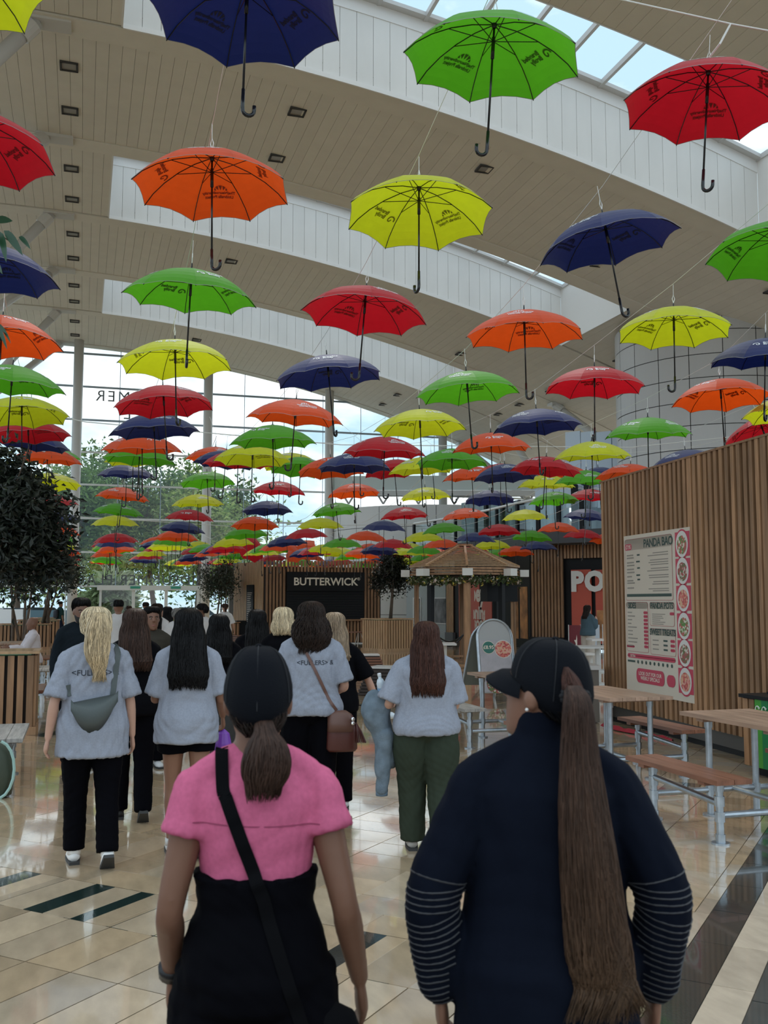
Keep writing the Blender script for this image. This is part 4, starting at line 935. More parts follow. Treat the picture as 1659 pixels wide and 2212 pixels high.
# ================================================================= SMALLER FURNITURE
m_galv = mat('galvanised tube', (.42, .46, .50), .34, metal=.85, var=.15, vscale=14); m_top = mat('worn tabletop board', (.36, .23, .16), .35, var=.25, vscale=3, stretch=(9, .8, 4), bump=.06, objvar=.1); m_seat = mat('red brown bench board', (.23, .095, .055), .38, var=.25, vscale=3, stretch=(9, .8, 4), objvar=.1)
m_seatg = mat('weathered grey bench board', (.36, .34, .32), .5, var=.3, vscale=4, stretch=(9, .8, 4))
def picnic(label, xt, yc, left_m, side, skip=()):
    """table along Y at xt; benches either side"""
    t = thing('picnic_table', label, 'table', (xt, yc, 0), 0, 'tube-framed picnic tables'); L_ = .64
    for i in range(5): MB().box((xt-.276+i*.138, yc, .795), (.134, 1.30, .032)).build('top_board', left_m[0], t)
    for y in (-.42, .42): MB().box((xt, yc+y, .765), (.62, .09, .03)).build('batten', left_m[0], t)
    for sx in (-1, 1):
        bx = xt+(-.74 if sx < 0 else .60)*(1 if side > 0 else -1)
        for i in (-1, 1): MB().box((bx+i*.073, yc, .46), (.142, 1.22, .034)).build('seat_board', left_m[1], t)
        for y in (-.40, .40): MB().box((bx, yc+y, .43), (.26, .08, .03)).build('batten', left_m[1], t)
        for sy in (-1, 1):
            y = yc+sy*.43; lg = MB().tube([(bx, y, 0), (bx, y, .42)], .027, 12)
            for z in (.19, .30): lg.tube([(bx, y, z-.035), (bx, y, z+.035)], .036, 12)
            lg.tube([(bx, y, .37), (bx, y, .415)], .034, 12); lg.tube([(bx, y, .0), (bx, y, .012)], .065, 16); lg.tube([(bx, y, 0), (bx, y, .07)], .035, 12); lg.build('leg', m_galv, t, smooth=False)
        MB().tube([(bx, yc-.43, .28), (bx, yc+.43, .33)], .024, 10).build('side_rail', m_galv, t)
    for sy in (-1, 1):
        y = yc+sy*.43
        MB().tube([(xt-(.74 if side > 0 else .60), y, .20), (xt+(.60 if side > 0 else .74), y, .20)], .024, 10).build('cross_rail', m_galv, t)
        for sx in (-1, 1):
            x = xt+sx*.22; lg = MB().tube([(x, y, 0), (x, y, .75)], .027, 12); lg.tube([(x, y, .165), (x, y, .235)], .036, 12); lg.tube([(x, y, .70), (x, y, .75)], .034, 12); lg.tube([(x, y, 0), (x, y, .012)], .065, 16); lg.build('leg', m_galv, t)
    MB().tube([(xt, yc-.43, .20), (xt, yc+.43, .20)], .024, 10).build('centre_rail', m_galv, t)
    return t
RT = (m_top, m_seat)
picnic('picnic table nearest the camera at the right edge, red-brown benches', 5.15, 6.70, RT, 1)
picnic('picnic table in front of the menu, second from the camera at the right', 5.15, 9.15, RT, 1)
picnic('picnic table behind the capped woman at right, third along the row', 5.17, 11.55, (m_top, m_seatg), 1)
LT = (m_seatg, m_seatg)
picnic('weathered grey picnic table nearest on the left side', -1.36, 10.4, LT, -1); picnic('picnic table on the left just past the near planter', -1.36, 15.6, RT, -1)
picnic('picnic table where the bald man sits on the left', -1.40, 20.2, LT, -1); picnic('farthest picnic table on the left, behind the seated man', -1.4, 24.2, RT, -1)
# A-board
t = thing('a_board', 'round-topped pavement sign with green price circle and food photo', 'sign', atZ(1062, 1512, 0)); q0 = atZ(1040, 1515, 0); cr_ = Vector((cos(YAW), -sin(YAW), 0)); ax_ = Vector((cos(YAW-.10), -sin(YAW-.10), 0)); up1 = Vector((0, .16, .987)).normalized(); wA = .62
def arch(o_, ux, uy, w_, h0, n_=14): return [o_]+[o_+uy*h0]+[o_+uy*h0+ux*(w_/2-w_/2*cos(pi*k/n_))+uy*(w_*.52*sin(pi*k/n_)) for k in range(1, n_)]+[o_+ux*w_+uy*h0]+[o_+ux*w_]
fr_ = arch(q0, ax_, up1, wA, 1.10); MB().tube(fr_, .022, 8).build('frame', m_galv, t)
q1 = q0+Vector((-.16, .62, 0)); up2 = Vector((.10, -.26, .96)).normalized(); MB().tube(arch(q1, ax_, up2, wA, 1.1), .022, 8).build('frame', m_galv, t)
nrm = ax_.cross(up1).normalized(); nrm = nrm if nrm.y < 0 else -nrm
def board(o_, ux, uy, w_, h0, z0, m, nm, dn_):
    P_ = arch(o_+uy*z0, ux, uy, w_, h0-z0); n_ = len(P_); return MB().add(P_+[p_+dn_*.02 for p_ in P_], [tuple(range(n_)), tuple(range(n_, 2*n_))[::-1]]).build(nm, m, t)
board(q0, ax_, up1, wA, 1.10, .14, mat('light grey sign board', (.42, .43, .44), .4), 'board', -nrm); board(q1, ax_, up2, wA, 1.1, .25, mat('olive grey sign back', (.14, .15, .13), .4), 'board', -nrm)
def ab(x, y, o_=.012): return q0+ax_*x+up1*y+nrm*o_
MB().add([ab(.03, .16), ab(wA-.03, .16), ab(wA-.03, 1.06), ab(.03, 1.06)], [(0, 1, 2, 3)]).build('poster', mat('lilac grey poster', (.42, .40, .44), .4, var=.12, vscale=6), t)
def adisc(x, y, r_, o_, m, nm): MB().add([ab(x+r_*cos(2*pi*k/24), y+r_*sin(2*pi*k/24), o_) for k in range(24)], [tuple(range(24))]).build(nm, m, t)
adisc(.19, .93, .115, .016, m_cream, 'circle'); adisc(.19, .93, .105, .019, mat('teal print', (.03, .16, .13), .4), 'circle'); adisc(.45, .90, .16, .016, mat('white plate', (.6, .6, .6), .4), 'plate'); adisc(.45, .90, .145, .019, foodmat('food print 2', FC[2]), 'food_photo')
adisc(.28, .30, .17, .016, foodmat('food print 1', FC[1]), 'food_photo'); adisc(.45, .38, .085, .019, MATS['teal print'], 'circle')
lt = MB(); put_text(lt, '£8.95', .085, plane_M(ab(.19, .93, .022), ax_, up1), bold=.02); put_text(lt, '4.', .085, plane_M(ab(.45, .38, .022), ax_, up1), bold=.02); lt.build('lettering', m_cream, t)
# slatted wedge seats
def wedge(label, px, py, w_, d_, h_, rz_, top_m, side_m):
    p = atZ(px, py, 0); t = thing('wedge_seat', label, 'bench', (p.x, p.y, 0), rz_, 'trapezoid slatted seats'); k = .17
    B_ = [(-w_/2, -d_/2), (w_/2, -d_/2), (w_/2, d_/2), (-w_/2, d_/2)]; T_ = [(-w_/2+k, -d_/2+k*.6), (w_/2-k, -d_/2+k*.6), (w_/2-k, d_/2-k*.6), (-w_/2+k, d_/2-k*.6)]; n_ = 8
    MB().add([(x*.96, y*.96, .02) for x, y in B_]+[(x*.96, y*.96, h_-.02) for x, y in T_], [(0, 3, 2, 1), (4, 5, 6, 7), (0, 1, 5, 4), (1, 2, 6, 5), (2, 3, 7, 6), (3, 0, 4, 7)]).build('core', m_woodd, t, world=False)
    for i in range(n_):
        f = (i+.5)/n_; z = f*(h_-.05); c_ = [(B_[j][0]+(T_[j][0]-B_[j][0])*f, B_[j][1]+(T_[j][1]-B_[j][1])*f, z) for j in range(4)]; mb = MB()
        for j in range(4): mb.bar(c_[j], c_[(j+1) % 4], .03, (h_-.05)/n_*.72)
        mb.build('slat', side_m, t, world=False)
    MB().prism(T_, h_-.03, h_).build('seat_top', top_m, t, world=False)
m_wt = mat('white seat top', (.66, .65, .64), .3); m_ws = mat('reddish slat', (.20, .085, .05), .5, objvar=.1)
wedge('trapezoid seat with white top and red-brown slats', 790, 1462, .95, .7, .52, R(-12), m_wt, m_ws); wedge('dark-sided trapezoid seat beside the held denim jacket', 838, 1500, .95, .75, .52, R(-35), m_wt, mat('dark slat', (.035, .022, .018), .5))
wedge('small brown wedge seat in front of the coffee kiosk corner', 524, 1402, 1.0, .6, .5, R(20), m_ws, m_ws)
# grey cabinet and tables near the menu wall
t = thing('storage_cabinet', 'low grey metal cabinet with white top left of the menu wall', 'cabinet', atD(1255, 1540, 14.4)); p = atD(1258, 1540, 14.4)
MB().box((p.x, p.y+.3, .38), (.66, .6, .74), rz=-YAW).build('body', mat('grey brown metal', (.17, .15, .13), .4), t); MB().box((p.x, p.y+.3, .78), (.72, .66, .06), rz=-YAW).build('lid', m_wt, t)
for i, (px, D, lab) in enumerate(((1272, 21, 'pale square table beyond the cabinet, left of the menu wall'), (1305, 25, 'pale table by the red shopfront partly behind the menu wall'), (945, 22.5, 'small white table behind the long-haired woman in green trousers'))):
    p = atD(px, 1300, D); t = thing('cafe_table', lab, 'table', (p.x, p.y, 0), 0, 'pale cafe tables'); MB().box((p.x, p.y, .78), (.8, .75, .04), rz=-YAW).build('tabletop', m_wt, t)
    for s_ in (-.17, .17): MB().box((p.x+s_, p.y, .39), (.07, .07, .76)).build('leg', m_steel, t)
    MB().box((p.x, p.y, .02), (.6, .5, .04)).build('base', m_steel, t)
    for s_ in ((-.62, .62) if px != 945 else ()): MB().box((p.x+s_*.9, p.y-.3, .45), (.35, .6, .04), rz=-YAW).build('seat', m_wt, t); MB().box((p.x+s_*.9, p.y-.3, .22), (.07, .07, .44)).build('leg', m_steel, t)
for px, D, c, lab in ((1240, 29, (.16, .015, .025), 'maroon barrier banner with a white star beside the denim-jacketed woman'), (1288, 29.5, (.55, .62, .70), 'pale blue barrier banner right of the denim-jacketed woman')):
    p = atD(px, 1300, D); t = thing('barrier_banner', lab, 'banner', (p.x, p.y, 0)); MB().box((p.x, p.y, .62), (.36 if px == 1240 else .16, .02, .85), rz=-YAW).build('cloth', mat('banner %d' % px, c, .6), t)
    for s_ in (-.19, .19): MB().tube([(p.x+s_, p.y, 0), (p.x+s_, p.y, 1.06)], .015, 6).build('post', m_steel, t)
    if px == 1240:
        mb = MB(); vs = [(p.x+.05+(.15 if k % 2 == 0 else .06)*sin(pi*k/5)*.6, p.y-.03, .55+(.22 if k % 2 == 0 else .09)*cos(pi*k/5)) for k in range(10)]; mb.add(vs, [tuple(range(10))]); mb.build('star', m_cream, t)
p = atZ(776, 1402, 0); t = thing('round_table', 'small dark round table with thin legs before the coffee kiosk', 'table', (p.x, p.y, 0)); MB().tube([(p.x, p.y, .60), (p.x, p.y, .63)], .38, 20).build('tabletop', m_ws, t)
for s_ in range(3): MB().tube([(p.x+.05*cos(s_*2.1), p.y+.05*sin(s_*2.1), .6), (p.x+.28*cos(s_*2.1), p.y+.28*sin(s_*2.1), 0)], .015, 6).build('leg', m_steel, t)
# backpack at the left edge
p = atZ(-14, 1722, 0); t = thing('backpack', 'olive backpack with pale teal piping at the left edge', 'bag', (p.x, p.y, 0)); mb = MB().loft([(.0, 0, 0, .10, .08), (.02, 0, 0, .15, .11), (.2, 0, 0, .17, .13), (.38, 0, 0, .15, .11), (.47, 0, 0, .09, .07), (.50, 0, 0, .02, .02)], 20)
mb.build('body', mat('olive nylon', (.05, .065, .045), .6, bump=.2, bscale=60), t, smooth=True, world=False); MB().tube([(.14*cos(a_)+.03, -.10, .25+.25*sin(a_)) for a_ in [R(-80+i*20) for i in range(9)]], .014, 6).build('piping', mat('pale teal', (.35, .55, .52), .5), t, world=False)

# ================================================================= PEOPLE
def cr_spline(pts, n):
    P = [Vector(p) for p in pts]; out = []
    for i in range(len(P)-1):
        a = P[max(i-1, 0)]; b = P[i]; c = P[i+1]; d = P[min(i+2, len(P)-1)]
        for k in range(n):
            t = k/n; out.append(.5*((2*b)+(c-a)*t+(2*a-5*b+4*c-d)*t*t+(3*b-a-3*c+d)*t**3))
    out.append(P[-1]); return out
def limb(mb, pts, rads, flat=1, n=12, ref=(0, 0, 1), sub=4, open_end=False):
    P = cr_spline(pts, sub); Rr = [q.x for q in cr_spline([(r, 0, 0) for r in rads], sub)]
    d0 = (P[0]-P[1]).normalized(); d1 = (P[-1]-P[-2]).normalized()
    P = [P[0]+d0*Rr[0]*.6]+P+[P[-1]+d1*Rr[-1]*(.12 if open_end else .6)]; Rr = [Rr[0]*.55]+Rr+[Rr[-1]*(1.03 if open_end else .55)]
    mb.tube(P, Rr, n, flat=flat, ref=ref); return mb
def fold(me, amp, seed, freq=(9, 9, 5), weight=None):
    n = len(me.vertices); co = np.empty(n*3, 'f'); no = np.empty(n*3, 'f'); me.vertices.foreach_get('co', co); me.vertices.foreach_get('normal', no)
    co = co.reshape(-1, 3); no = no.reshape(-1, 3); g = np.random.RandomState(seed); f = np.zeros(n)
    w = co+.05*np.sin(co[:, [1, 2, 0]]*11+g.rand(3)*6)
    for k in range(7):
        d = g.randn(3)*np.array(freq)*(1+.5*k); f += np.abs(np.sin(w@d+g.rand()*6))*(.9**k)
    f = (f/f.max()-.45)*2
    if weight is not None: f *= weight(co)
    co += no*(f*amp)[:, None]; me.vertices.foreach_set('co', co.ravel()); me.update()
def remeshed(mb, name, voxel, smooth=4):
    me = bpy.data.meshes.new(name); me.from_pydata(mb.v, [], mb.f); me.update(); ob = bpy.data.objects.new('tmp', me); COL.objects.link(ob)
    md = ob.modifiers.new('r', 'REMESH'); md.mode = 'VOXEL'; md.voxel_size = voxel
    if smooth: sm = ob.modifiers.new('s', 'SMOOTH'); sm.factor = .5; sm.iterations = smooth
    dg = bpy.context.evaluated_depsgraph_get(); dg.update(); out = bpy.data.meshes.new_from_object(ob.evaluated_get(dg)); out.name = name
    bpy.data.objects.remove(ob); bpy.data.meshes.remove(me); out.polygons.foreach_set('use_smooth', [True]*len(out.polygons)); return out
def add_me(name, me, m, parent, label=None):
    me.materials.clear(); me.materials.append(m); return link(name, me, parent, None, label)
def skin(c): return mat('skin %.2f' % c[0], c, .5, var=.06, vscale=8, spec=.4)
SK = {'light': (.52, .30, .22), 'mid': (.24, .12, .078), 'tan': (.19, .09, .056), 'brown': (.17, .085, .055)}
def hairmat(nm, c): return mat(nm+' hair', c, .42, var=.25, vscale=10, stretch=(8, 8, .6), attr='col', spec=.18 if c[0] < .2 else .35, bump=.15, bscale=60)
HC = {'black': (.004, .0035, .004), 'dark': (.022, .013, .010), 'brown': (.048, .026, .019), 'auburn': (.058, .024, .017), 'blonde': (.50, .38, .23), 'fair': (.62, .50, .33), 'sandy': (.28, .20, .13), 'grey': (.25, .24, .23)}
def hair_mesh(secs, color, strands, seed, parent, k=1.0, rough=.004, w=.0035, tail=.03, name='hair', sway=.006, base=True, fr=(0, 1), tip=None):
    """sections (z, cx, cy, rx, ry) from the crown down; a filled base plus strands that follow it"""
    g = random.Random(seed); c = HC[color]; mb = MB(); cc = []
    secs = [(z*k, x*k, y*k, a*k, b*k) for z, x, y, a, b in secs]
    S = [(q.x, q.y, q.z) for q in cr_spline([(s[0], s[1], s[2]) for s in secs], 4)]; Q = [(q.x, q.y) for q in cr_spline([(s[3], s[4], 0) for s in secs], 4)]
    full = [(S[i][0], S[i][1], S[i][2], max(.004, Q[i][0]), max(.004, Q[i][1])) for i in range(len(S))]
    if base: mb.loft([(z, x, y, a*.97, b*.97) for z, x, y, a, b in full], 20); cc += [(c[0]*.8, c[1]*.8, c[2]*.8, 1)]*len(mb.v)
    m_ = len(full)
    for s in range(strands):
        th = g.uniform(0, 2*pi) if fr == (0, 1) else g.uniform(fr[0]*2*pi, fr[1]*2*pi); i0 = 0 if g.random() < .6 else g.randrange(0, m_//2); i1 = m_-1-(g.randrange(0, 3) if g.random() < .6 else 0); pts = []
        ph = g.uniform(0, 6); f = g.uniform(.6, 1.5); o1 = g.uniform(.97, 1.06); ext = g.uniform(0, tail)*k
        for i in range(i0, i1+1):
            z, x, y, a, b = full[i]; t = th+.05*sin(ph+i*.35)*(i/m_)*2; u = sway*k*sin(ph*2+i*.5)*(i/m_)
            pts.append((x+a*o1*cos(t)+u, y+b*o1*sin(t)+u*.5, z))
        if len(pts) < 3: continue
        p9 = Vector(pts[-1]); p8 = Vector(pts[-2]); dd = (p9-p8).normalized() if (p9-p8).length > 1e-5 else Vector((0, 0, -1)); dd = (dd*.5+Vector((0, 0, -.5))).normalized(); pts.append(p9+dd*ext)
        b0 = len(mb.v); nn = len(pts); mb.tube(pts, [w*k*(.6 if j in (0,) else 1)*(.25 if j == nn-1 else 1) for j in range(nn)], 3, cap=False)
        if tip is None: cc += [(c[0]*f, c[1]*f, c[2]*f, 1)]*(len(mb.v)-b0)
        else:
            for j in range(nn): q_ = min(1, max(0, (j+i0)/m_*1.25-.3)); cc += [tuple((c[n_]*(1-q_)+tip[n_]*q_)*f for n_ in range(3))+(1,)]*3
    return mb.build(name, hairmat(color, c), parent, smooth=True, cols=cc, world=False)
def scalp(front=True): return [(1.662, 0, -.005, .02, .02), (1.652, 0, -.008, .055, .062), (1.625, 0, -.012, .082, .095), (1.585, 0, -.018, .092, .104), (1.545, 0, -.026, .092, .100)]
LONG = lambda z1, w1, w0=.11: scalp()+[(1.48, 0, -.045, w0, .085), (1.40, 0, -.080, w0+.005, .075), (1.30, 0, -.108, (w0+w1)/2+.004, .062), ((1.30+z1)/2, 0, -.128, w1+.004, .052), (z1+.04, 0, -.134, w1, .046), (z1, 0, -.136, w1*.93, .034)]
def person(name, label, pos, azi, h, sk, top, bottom, hair=None, arms=None, stride=0.0, vox=.012, shoes=(.6, .6, .6), head_yaw=0, head_pitch=0, wide=1.0, seed=1, face=False, seat=False, hat=None, cuffs=None, fingers=True, lean=0):
    """top: dict(col, sleeve 0..1, hem z, loose, name); bottom: dict(col, len 0..1, loose, name)"""
    k = h/1.65; t = thing(name, label, 'person', (pos[0], pos[1], 0), -R(azi)); g = random.Random(seed); M = skin(SK[sk])
    arms = arms or {}
    # legs
    hipz = .875; st = stride; L = {}
    for s, ph in ((-1, 1), (1, -1)):
        a_ = st*ph; hip = Vector((s*.088*wide, 0, hipz))
        if seat: knee = hip+Vector((s*.05, .42, -.0)); ank = knee+Vector((0, .02, -.39)); 
        else:
            th, sh = (.42*a_, .10*a_) if ph*st > 0 else (.30*a_, 1.0*a_)
            if ph*st <= 0 and st: th, sh = -.30*abs(st), -.85*abs(st)
            knee = hip+Vector((0, sin(th)*.41, -cos(th)*.41)); ank = knee+Vector((0, sin(sh)*.39, -cos(sh)*.39))
        L[s] = [hip, knee, ank]
    low = min(L[s][2].z for s in L)-.075
    drop = low if not seat else (hipz-.56); 
    def up(v): return Vector(v)-Vector((0, 0, drop))
    for s in L: L[s] = [up(v) for v in L[s]]
    dz = -drop
    A = {}
    for s in (-1, 1):
        d = arms.get('L' if s < 0 else 'R', {}); sh = Vector((s*.152*wide, -.010, 1.328+dz)); u = Vector(d.get('u', (s*.20, -.06, -1))).normalized(); f = Vector(d.get('f', (s*.06, .18, -1))).normalized()
        el = sh+u*.285; wr = el+f*.245; A[s] = [sh, el, wr, u, f, Vector(d.get('h', f*1.0+Vector((0, .15, 0)))).normalized(), d.get('curl', .45)]
    b = MB()
    hy = R(head_yaw); HP = Vector((0, .004, 1.475+dz)); MR = Matrix.Translation(HP) @ Matrix.Rotation(-hy, 4, 'Z') @ Matrix.Rotation(R(head_pitch), 4, 'X') @ Matrix.Translation(-HP)
    tors = [(.80, 0, .0, .10*wide, .09), (.84, 0, -.012, .150*wide, .110), (.90, 0, -.015, .160*wide, .115), (.97, 0, -.006, .146*wide, .102), (1.05, 0, 0, .120*wide, .088), (1.12, 0, .0, .124*wide, .090), (1.22, 0, .0, .138*wide, .100), (1.29, 0, -.004, .148*wide, .094), (1.34, 0, -.008, .140*wide, .078), (1.375, 0, -.010, .098, .062), (1.41, 0, -.008, .058, .053), (1.50, 0, .004, .050, .052)]
    b.loft([(z+dz, x, y, a, c) for z, x, y, a, c in tors], 24)
    hd = MB(); hd.loft([(1.418, 0, .055, .015, .02), (1.425, 0, .045, .036, .05), (1.445, 0, .030, .052, .066), (1.475, 0, .018, .062, .080), (1.51, 0, .010, .069, .088), (1.545, 0, .004, .073, .094), (1.58, 0, -.002, .074, .096), (1.61, 0, -.006, .069, .090), (1.635, 0, -.008, .054, .070), (1.65, 0, -.01, .028, .035)], 22)
    hd.tube([(0, .095, 1.555), (0, .108, 1.525), (0, .108, 1.508)], [.008, .011, .013], 8); hd.ball((0, .088, 1.462), (.022, .012, .010)); hd.ball((0, .078, 1.428), (.022, .02, .014))
    for s in (-1, 1): hd.ball((s*.076, -.004, 1.525), (.010, .019, .030))
    hd.v = [tuple(MR @ (Vector(q)+Vector((0, 0, dz)))) for q in hd.v]; b.add(hd.v, hd.f)
    for s in (-1, 1):
        sh, el, wr, u, f, hh, curl = A[s]
        limb(b, [sh+Vector((-s*.03, 0, .0)), sh, sh.lerp(el, .5), el, el.lerp(wr, .3), wr], [.038, .046, .040, .033, .035, .023])
        limb(b, [Vector((s*.02, -.008, 1.412+dz)), Vector((s*.075, -.010, 1.385+dz)), Vector((s*.13*wide, -.012, 1.352+dz))], [.034, .034, .034])
        sd = Vector((0, 1, 0)) if abs(hh.z) > .5 else Vector((0, 0, 1)); sd = (sd-hh*sd.dot(hh)).normalized(); pn = sd.cross(hh)*s   # palm normal roughly towards the thigh
        pc = wr+hh*.085; b.tube([wr-hh*.01, wr+hh*.03, wr+hh*.065, pc+hh*.004], [.022, .036, .041, .036], 10, flat=.42, ref=tuple(pn) if True else (0, 0, 1))
        if fingers:
            for j, (o_, ln) in enumerate(((.028, .072), (.010, .080), (-.010, .075), (-.027, .058))):
                p = wr+hh*.075+sd*o_; q = p; pts = [p]; dirn = hh.copy()
                for seg_ in range(3):
                    dirn = (dirn*cos(curl*(seg_+.6))-pn*sin(curl*(seg_+.6))*-1*(-1 if s < 0 else 1)*(-1)).normalized() if False else (hh*cos(curl*(seg_+.5))+Vector((-s, 0, 0))*sin(curl*(seg_+.5))).normalized()
                    q = q+dirn*ln*(.42, .33, .25)[seg_]; pts.append(q)
                b.tube(pts, [.0095, .009, .0082, .0065], 7)
            p = wr+hh*.03+sd*.028; b.tube([p, p+sd*.028+hh*.022, p+sd*.036+hh*.052+Vector((-s*.008, 0, 0))], [.012, .0105, .008], 7)
    for s in (-1, 1):
        hp, kn, an = L[s]; limb(b, [hp, hp.lerp(kn, .35), kn, kn.lerp(an, .35), an], [.082*wide, .078*wide, .052, .054, .034]); fo = an+Vector((0, 0, -.045))
        b.tube([an, fo+Vector((0, .02, .0)), fo+Vector((0, .13, -.008))], [.035, .04, .03], 8, flat=.7)
    S_ = lambda mb: (setattr(mb, 'v', [(x*k, y*k, z*k) for x, y, z in mb.v]), mb)[1]
    me = remeshed(S_(b), 'body', vox*k*.85, 3); body = add_me('body', me, M, t)
    # face details
    if face:
        def hp_(x, y, z): return MR @ Vector((x, y, z+dz))*k
        e = MB()
        for s in (-1, 1): e.ball(hp_(s*.030, .084, 1.538), .0085*k, 8, 6)
        e.build('eyes', mat('eye white', (.3, .28, .26), .4), t, world=False, smooth=True); e = MB()
        for s in (-1, 1): e.ball(hp_(s*.030, .0905, 1.538), .005*k, 8, 6); e.tube([hp_(s*.014, .098, 1.556), hp_(s*.032, .094, 1.562), hp_(s*.048, .080, 1.556)], .004*k, 5)
        e.build('brows_and_pupils', mat('dark brow', (.01, .008, .006), .6), t, world=False)
        e = MB().tube([hp_(-.022, .092, 1.468), hp_(0, .101, 1.466), hp_(.022, .092, 1.468)], [.002*k, .0055*k, .002*k], 6); e.build('lips', mat('lips', (.28, .09, .08), .4), t, world=False)
        if face == 'beard':
            e = MB().loft([(z*k, x*k, y*k, a*k, c_*k) for z, x, y, a, c_ in [(1.405+dz, 0, .055, .02, .02), (1.42+dz, 0, .05, .045, .05), (1.45+dz, 0, .032, .060, .069), (1.48+dz, 0, .018, .067, .081), (1.51+dz, 0, -.0, .071, .080)]], 20); e.v = [tuple((MR @ (Vector(q)/k))*k) for q in e.v]
            e.build('beard', mat('beard', (.01, .008, .007), .8, bump=.5, bscale=200), t, world=False, smooth=True)
            e = MB().tube([hp_(-.03, .094, 1.476), hp_(0, .106, 1.482), hp_(.03, .094, 1.476)], [.004*k, .007*k, .004*k], 6); e.build('moustache', mat('beard', (.01, .008, .007), .8), t, world=False)
    # lower garment
    if bottom:
        lo = bottom.get('loose', .02); b = MB(); ln = bottom.get('len', 1.0); tz = bottom.get('waist', 1.02)
        b.loft([(.79+dz, 0, 0, .10*wide, .10)]+[(z+dz, x, y, a+lo*.55, c+lo*.55) for z, x, y, a, c in tors if .83 < z < tz]+[(tz+dz, 0, -.002, .136*wide+lo*.5, .096+lo*.5)], 24)
        for s in (-1, 1):
            hp, kn, an = L[s]; fl = bottom.get('flare', 0)
            if ln >= .9:
                e2 = an+Vector((0, 0, bottom.get('cuff', -.03))); limb(b, [hp+Vector((0, 0, .03)), hp.lerp(kn, .35), kn, kn.lerp(an, .5), e2], [.088*wide+lo*.5, .083*wide+lo, .058+lo+fl*.3, .052+lo+fl*.7, .045+lo+fl], open_end=True)
            else:
                e2 = hp.lerp(kn, ln); limb(b, [hp+Vector((0, 0, .03)), hp.lerp(kn, ln*.5), e2], [.088*wide+lo*.5, .083*wide+lo, .074*wide+lo], open_end=True)
        me = remeshed(S_(b), 'trousers', vox*k, 3); fold(me, bottom.get('fold', .006)*k, seed+9, (7, 7, 14))
        add_me(bottom['name'], me, mat(bottom['name']+' cloth %.3f %.3f' % (bottom['col'][0], bottom['col'][1]), bottom['col'], bottom.get('rough', .85), bump=.04, bscale=200, spec=.05), t)
    if top:
        lo = top.get('loose', .025); hem = top.get('hem', .84); sl = top.get('sleeve', .45); b = MB()
        zz = np.array([q[0] for q in tors[1:]]); rx = np.array([q[3] for q in tors[1:]]); ry = np.array([q[4] for q in tors[1:]]); oy = np.array([q[2] for q in tors[1:]])
        secs = []; fl = top.get('flare', .02); nr = 12; ztop = top.get('neck', 1.418)
        for i in range(nr+1):
            z = hem+(ztop-hem)*i/nr; f = 1-i/nr; w_ = float(np.interp(z, zz, rx)); d_ = float(np.interp(z, zz, ry))
            if z < 1.25 and lo > .018: w_ = max(w_, .136*wide); d_ = max(d_, .095)
            kk = min(1, max(.25, (ztop-z)/.10)); secs.append((z+dz, 0, float(np.interp(z, zz, oy)), w_+lo*kk+fl*f*(z < 1.2), d_+lo*kk+fl*f*(z < 1.2)))
        b.loft(secs, 28)
        for s in (-1, 1):
            sh, el, wr, u, f, hh, curl = A[s]; q = sh+Vector((-s*.045, 0, .004))
            limb(b, [Vector((s*.03, -.010, 1.402+dz)), Vector((s*.08, -.012, 1.383+dz)), Vector((s*.13*wide, -.012, 1.352+dz))], [.034+lo*.25, .036+lo*.3, .037+lo*.3])
            if sl <= .6:
                e2 = sh.lerp(el, sl/.5*.95 if sl < .5 else 1.0+.0); limb(b, [q, sh, sh.lerp(e2, .55), e2], [.038+lo*.3, .046+lo*.35, .047+lo*.7, .048+lo*1.05], sub=4, open_end=True)
            else:
                e2 = el.lerp(wr, (sl-.5)*2*.98); limb(b, [q, sh, sh.lerp(el, .5), el, el.lerp(e2, .5), e2], [.038+lo*.3, .046+lo*.4, .044+lo*.7, .038+lo*.8, .036+lo*.8, .028+lo*.7])
        if top.get('collar'):
            for zc, rc in ((1.425, .068), (1.455, .064), (1.475, .066)): b.loft([(zc-.022+dz, 0, .0, rc, rc), (zc+.022+dz, 0, .002, rc-.003, rc)], 20)
        me = remeshed(S_(b), 'top', vox*k, top.get('smooth', 3)); fold(me, top.get('fold', .006)*k, seed, top.get('freq', (10, 10, 6)), weight=lambda co: np.clip((1.44*k-co[:, 2]+dz*k)/.12, .15, 1))
        m = top.get('mat') or mat(top['name']+' cloth %.3f %.3f' % (top['col'][0], top['col'][1]), top['col'], .85, bump=.03, bscale=260, var=top.get('var', .05), vscale=90, spec=.08)
        add_me(top['name'], me, m, t)
        if top.get('print'):
            lt = MB(); v, f_ = text_pts(top['print'], top.get('psize', .05), .006); zc = top.get('pz', 1.205)+dz; ox = top.get('px', 0); cvx = []
            tree_ = None; from mathutils.bvhtree import BVHTree
            bv = BVHTree.FromPolygons([q.co for q in me.vertices], [tuple(p.vertices) for p in me.polygons])
            for q in v:
                X_, Z_ = (q.x+ox)*k, zc*k+q.y*k; hit = bv.ray_cast(Vector((X_, -1, Z_)), Vector((0, 1, 0)))[0]; Y_ = hit.y-.003 if hit else -.13*k; cvx.append((X_, Y_, Z_))
            lt.add(cvx, f_); lt.build('back_print', mat('navy print', (.02, .025, .04), .6), t, world=False)
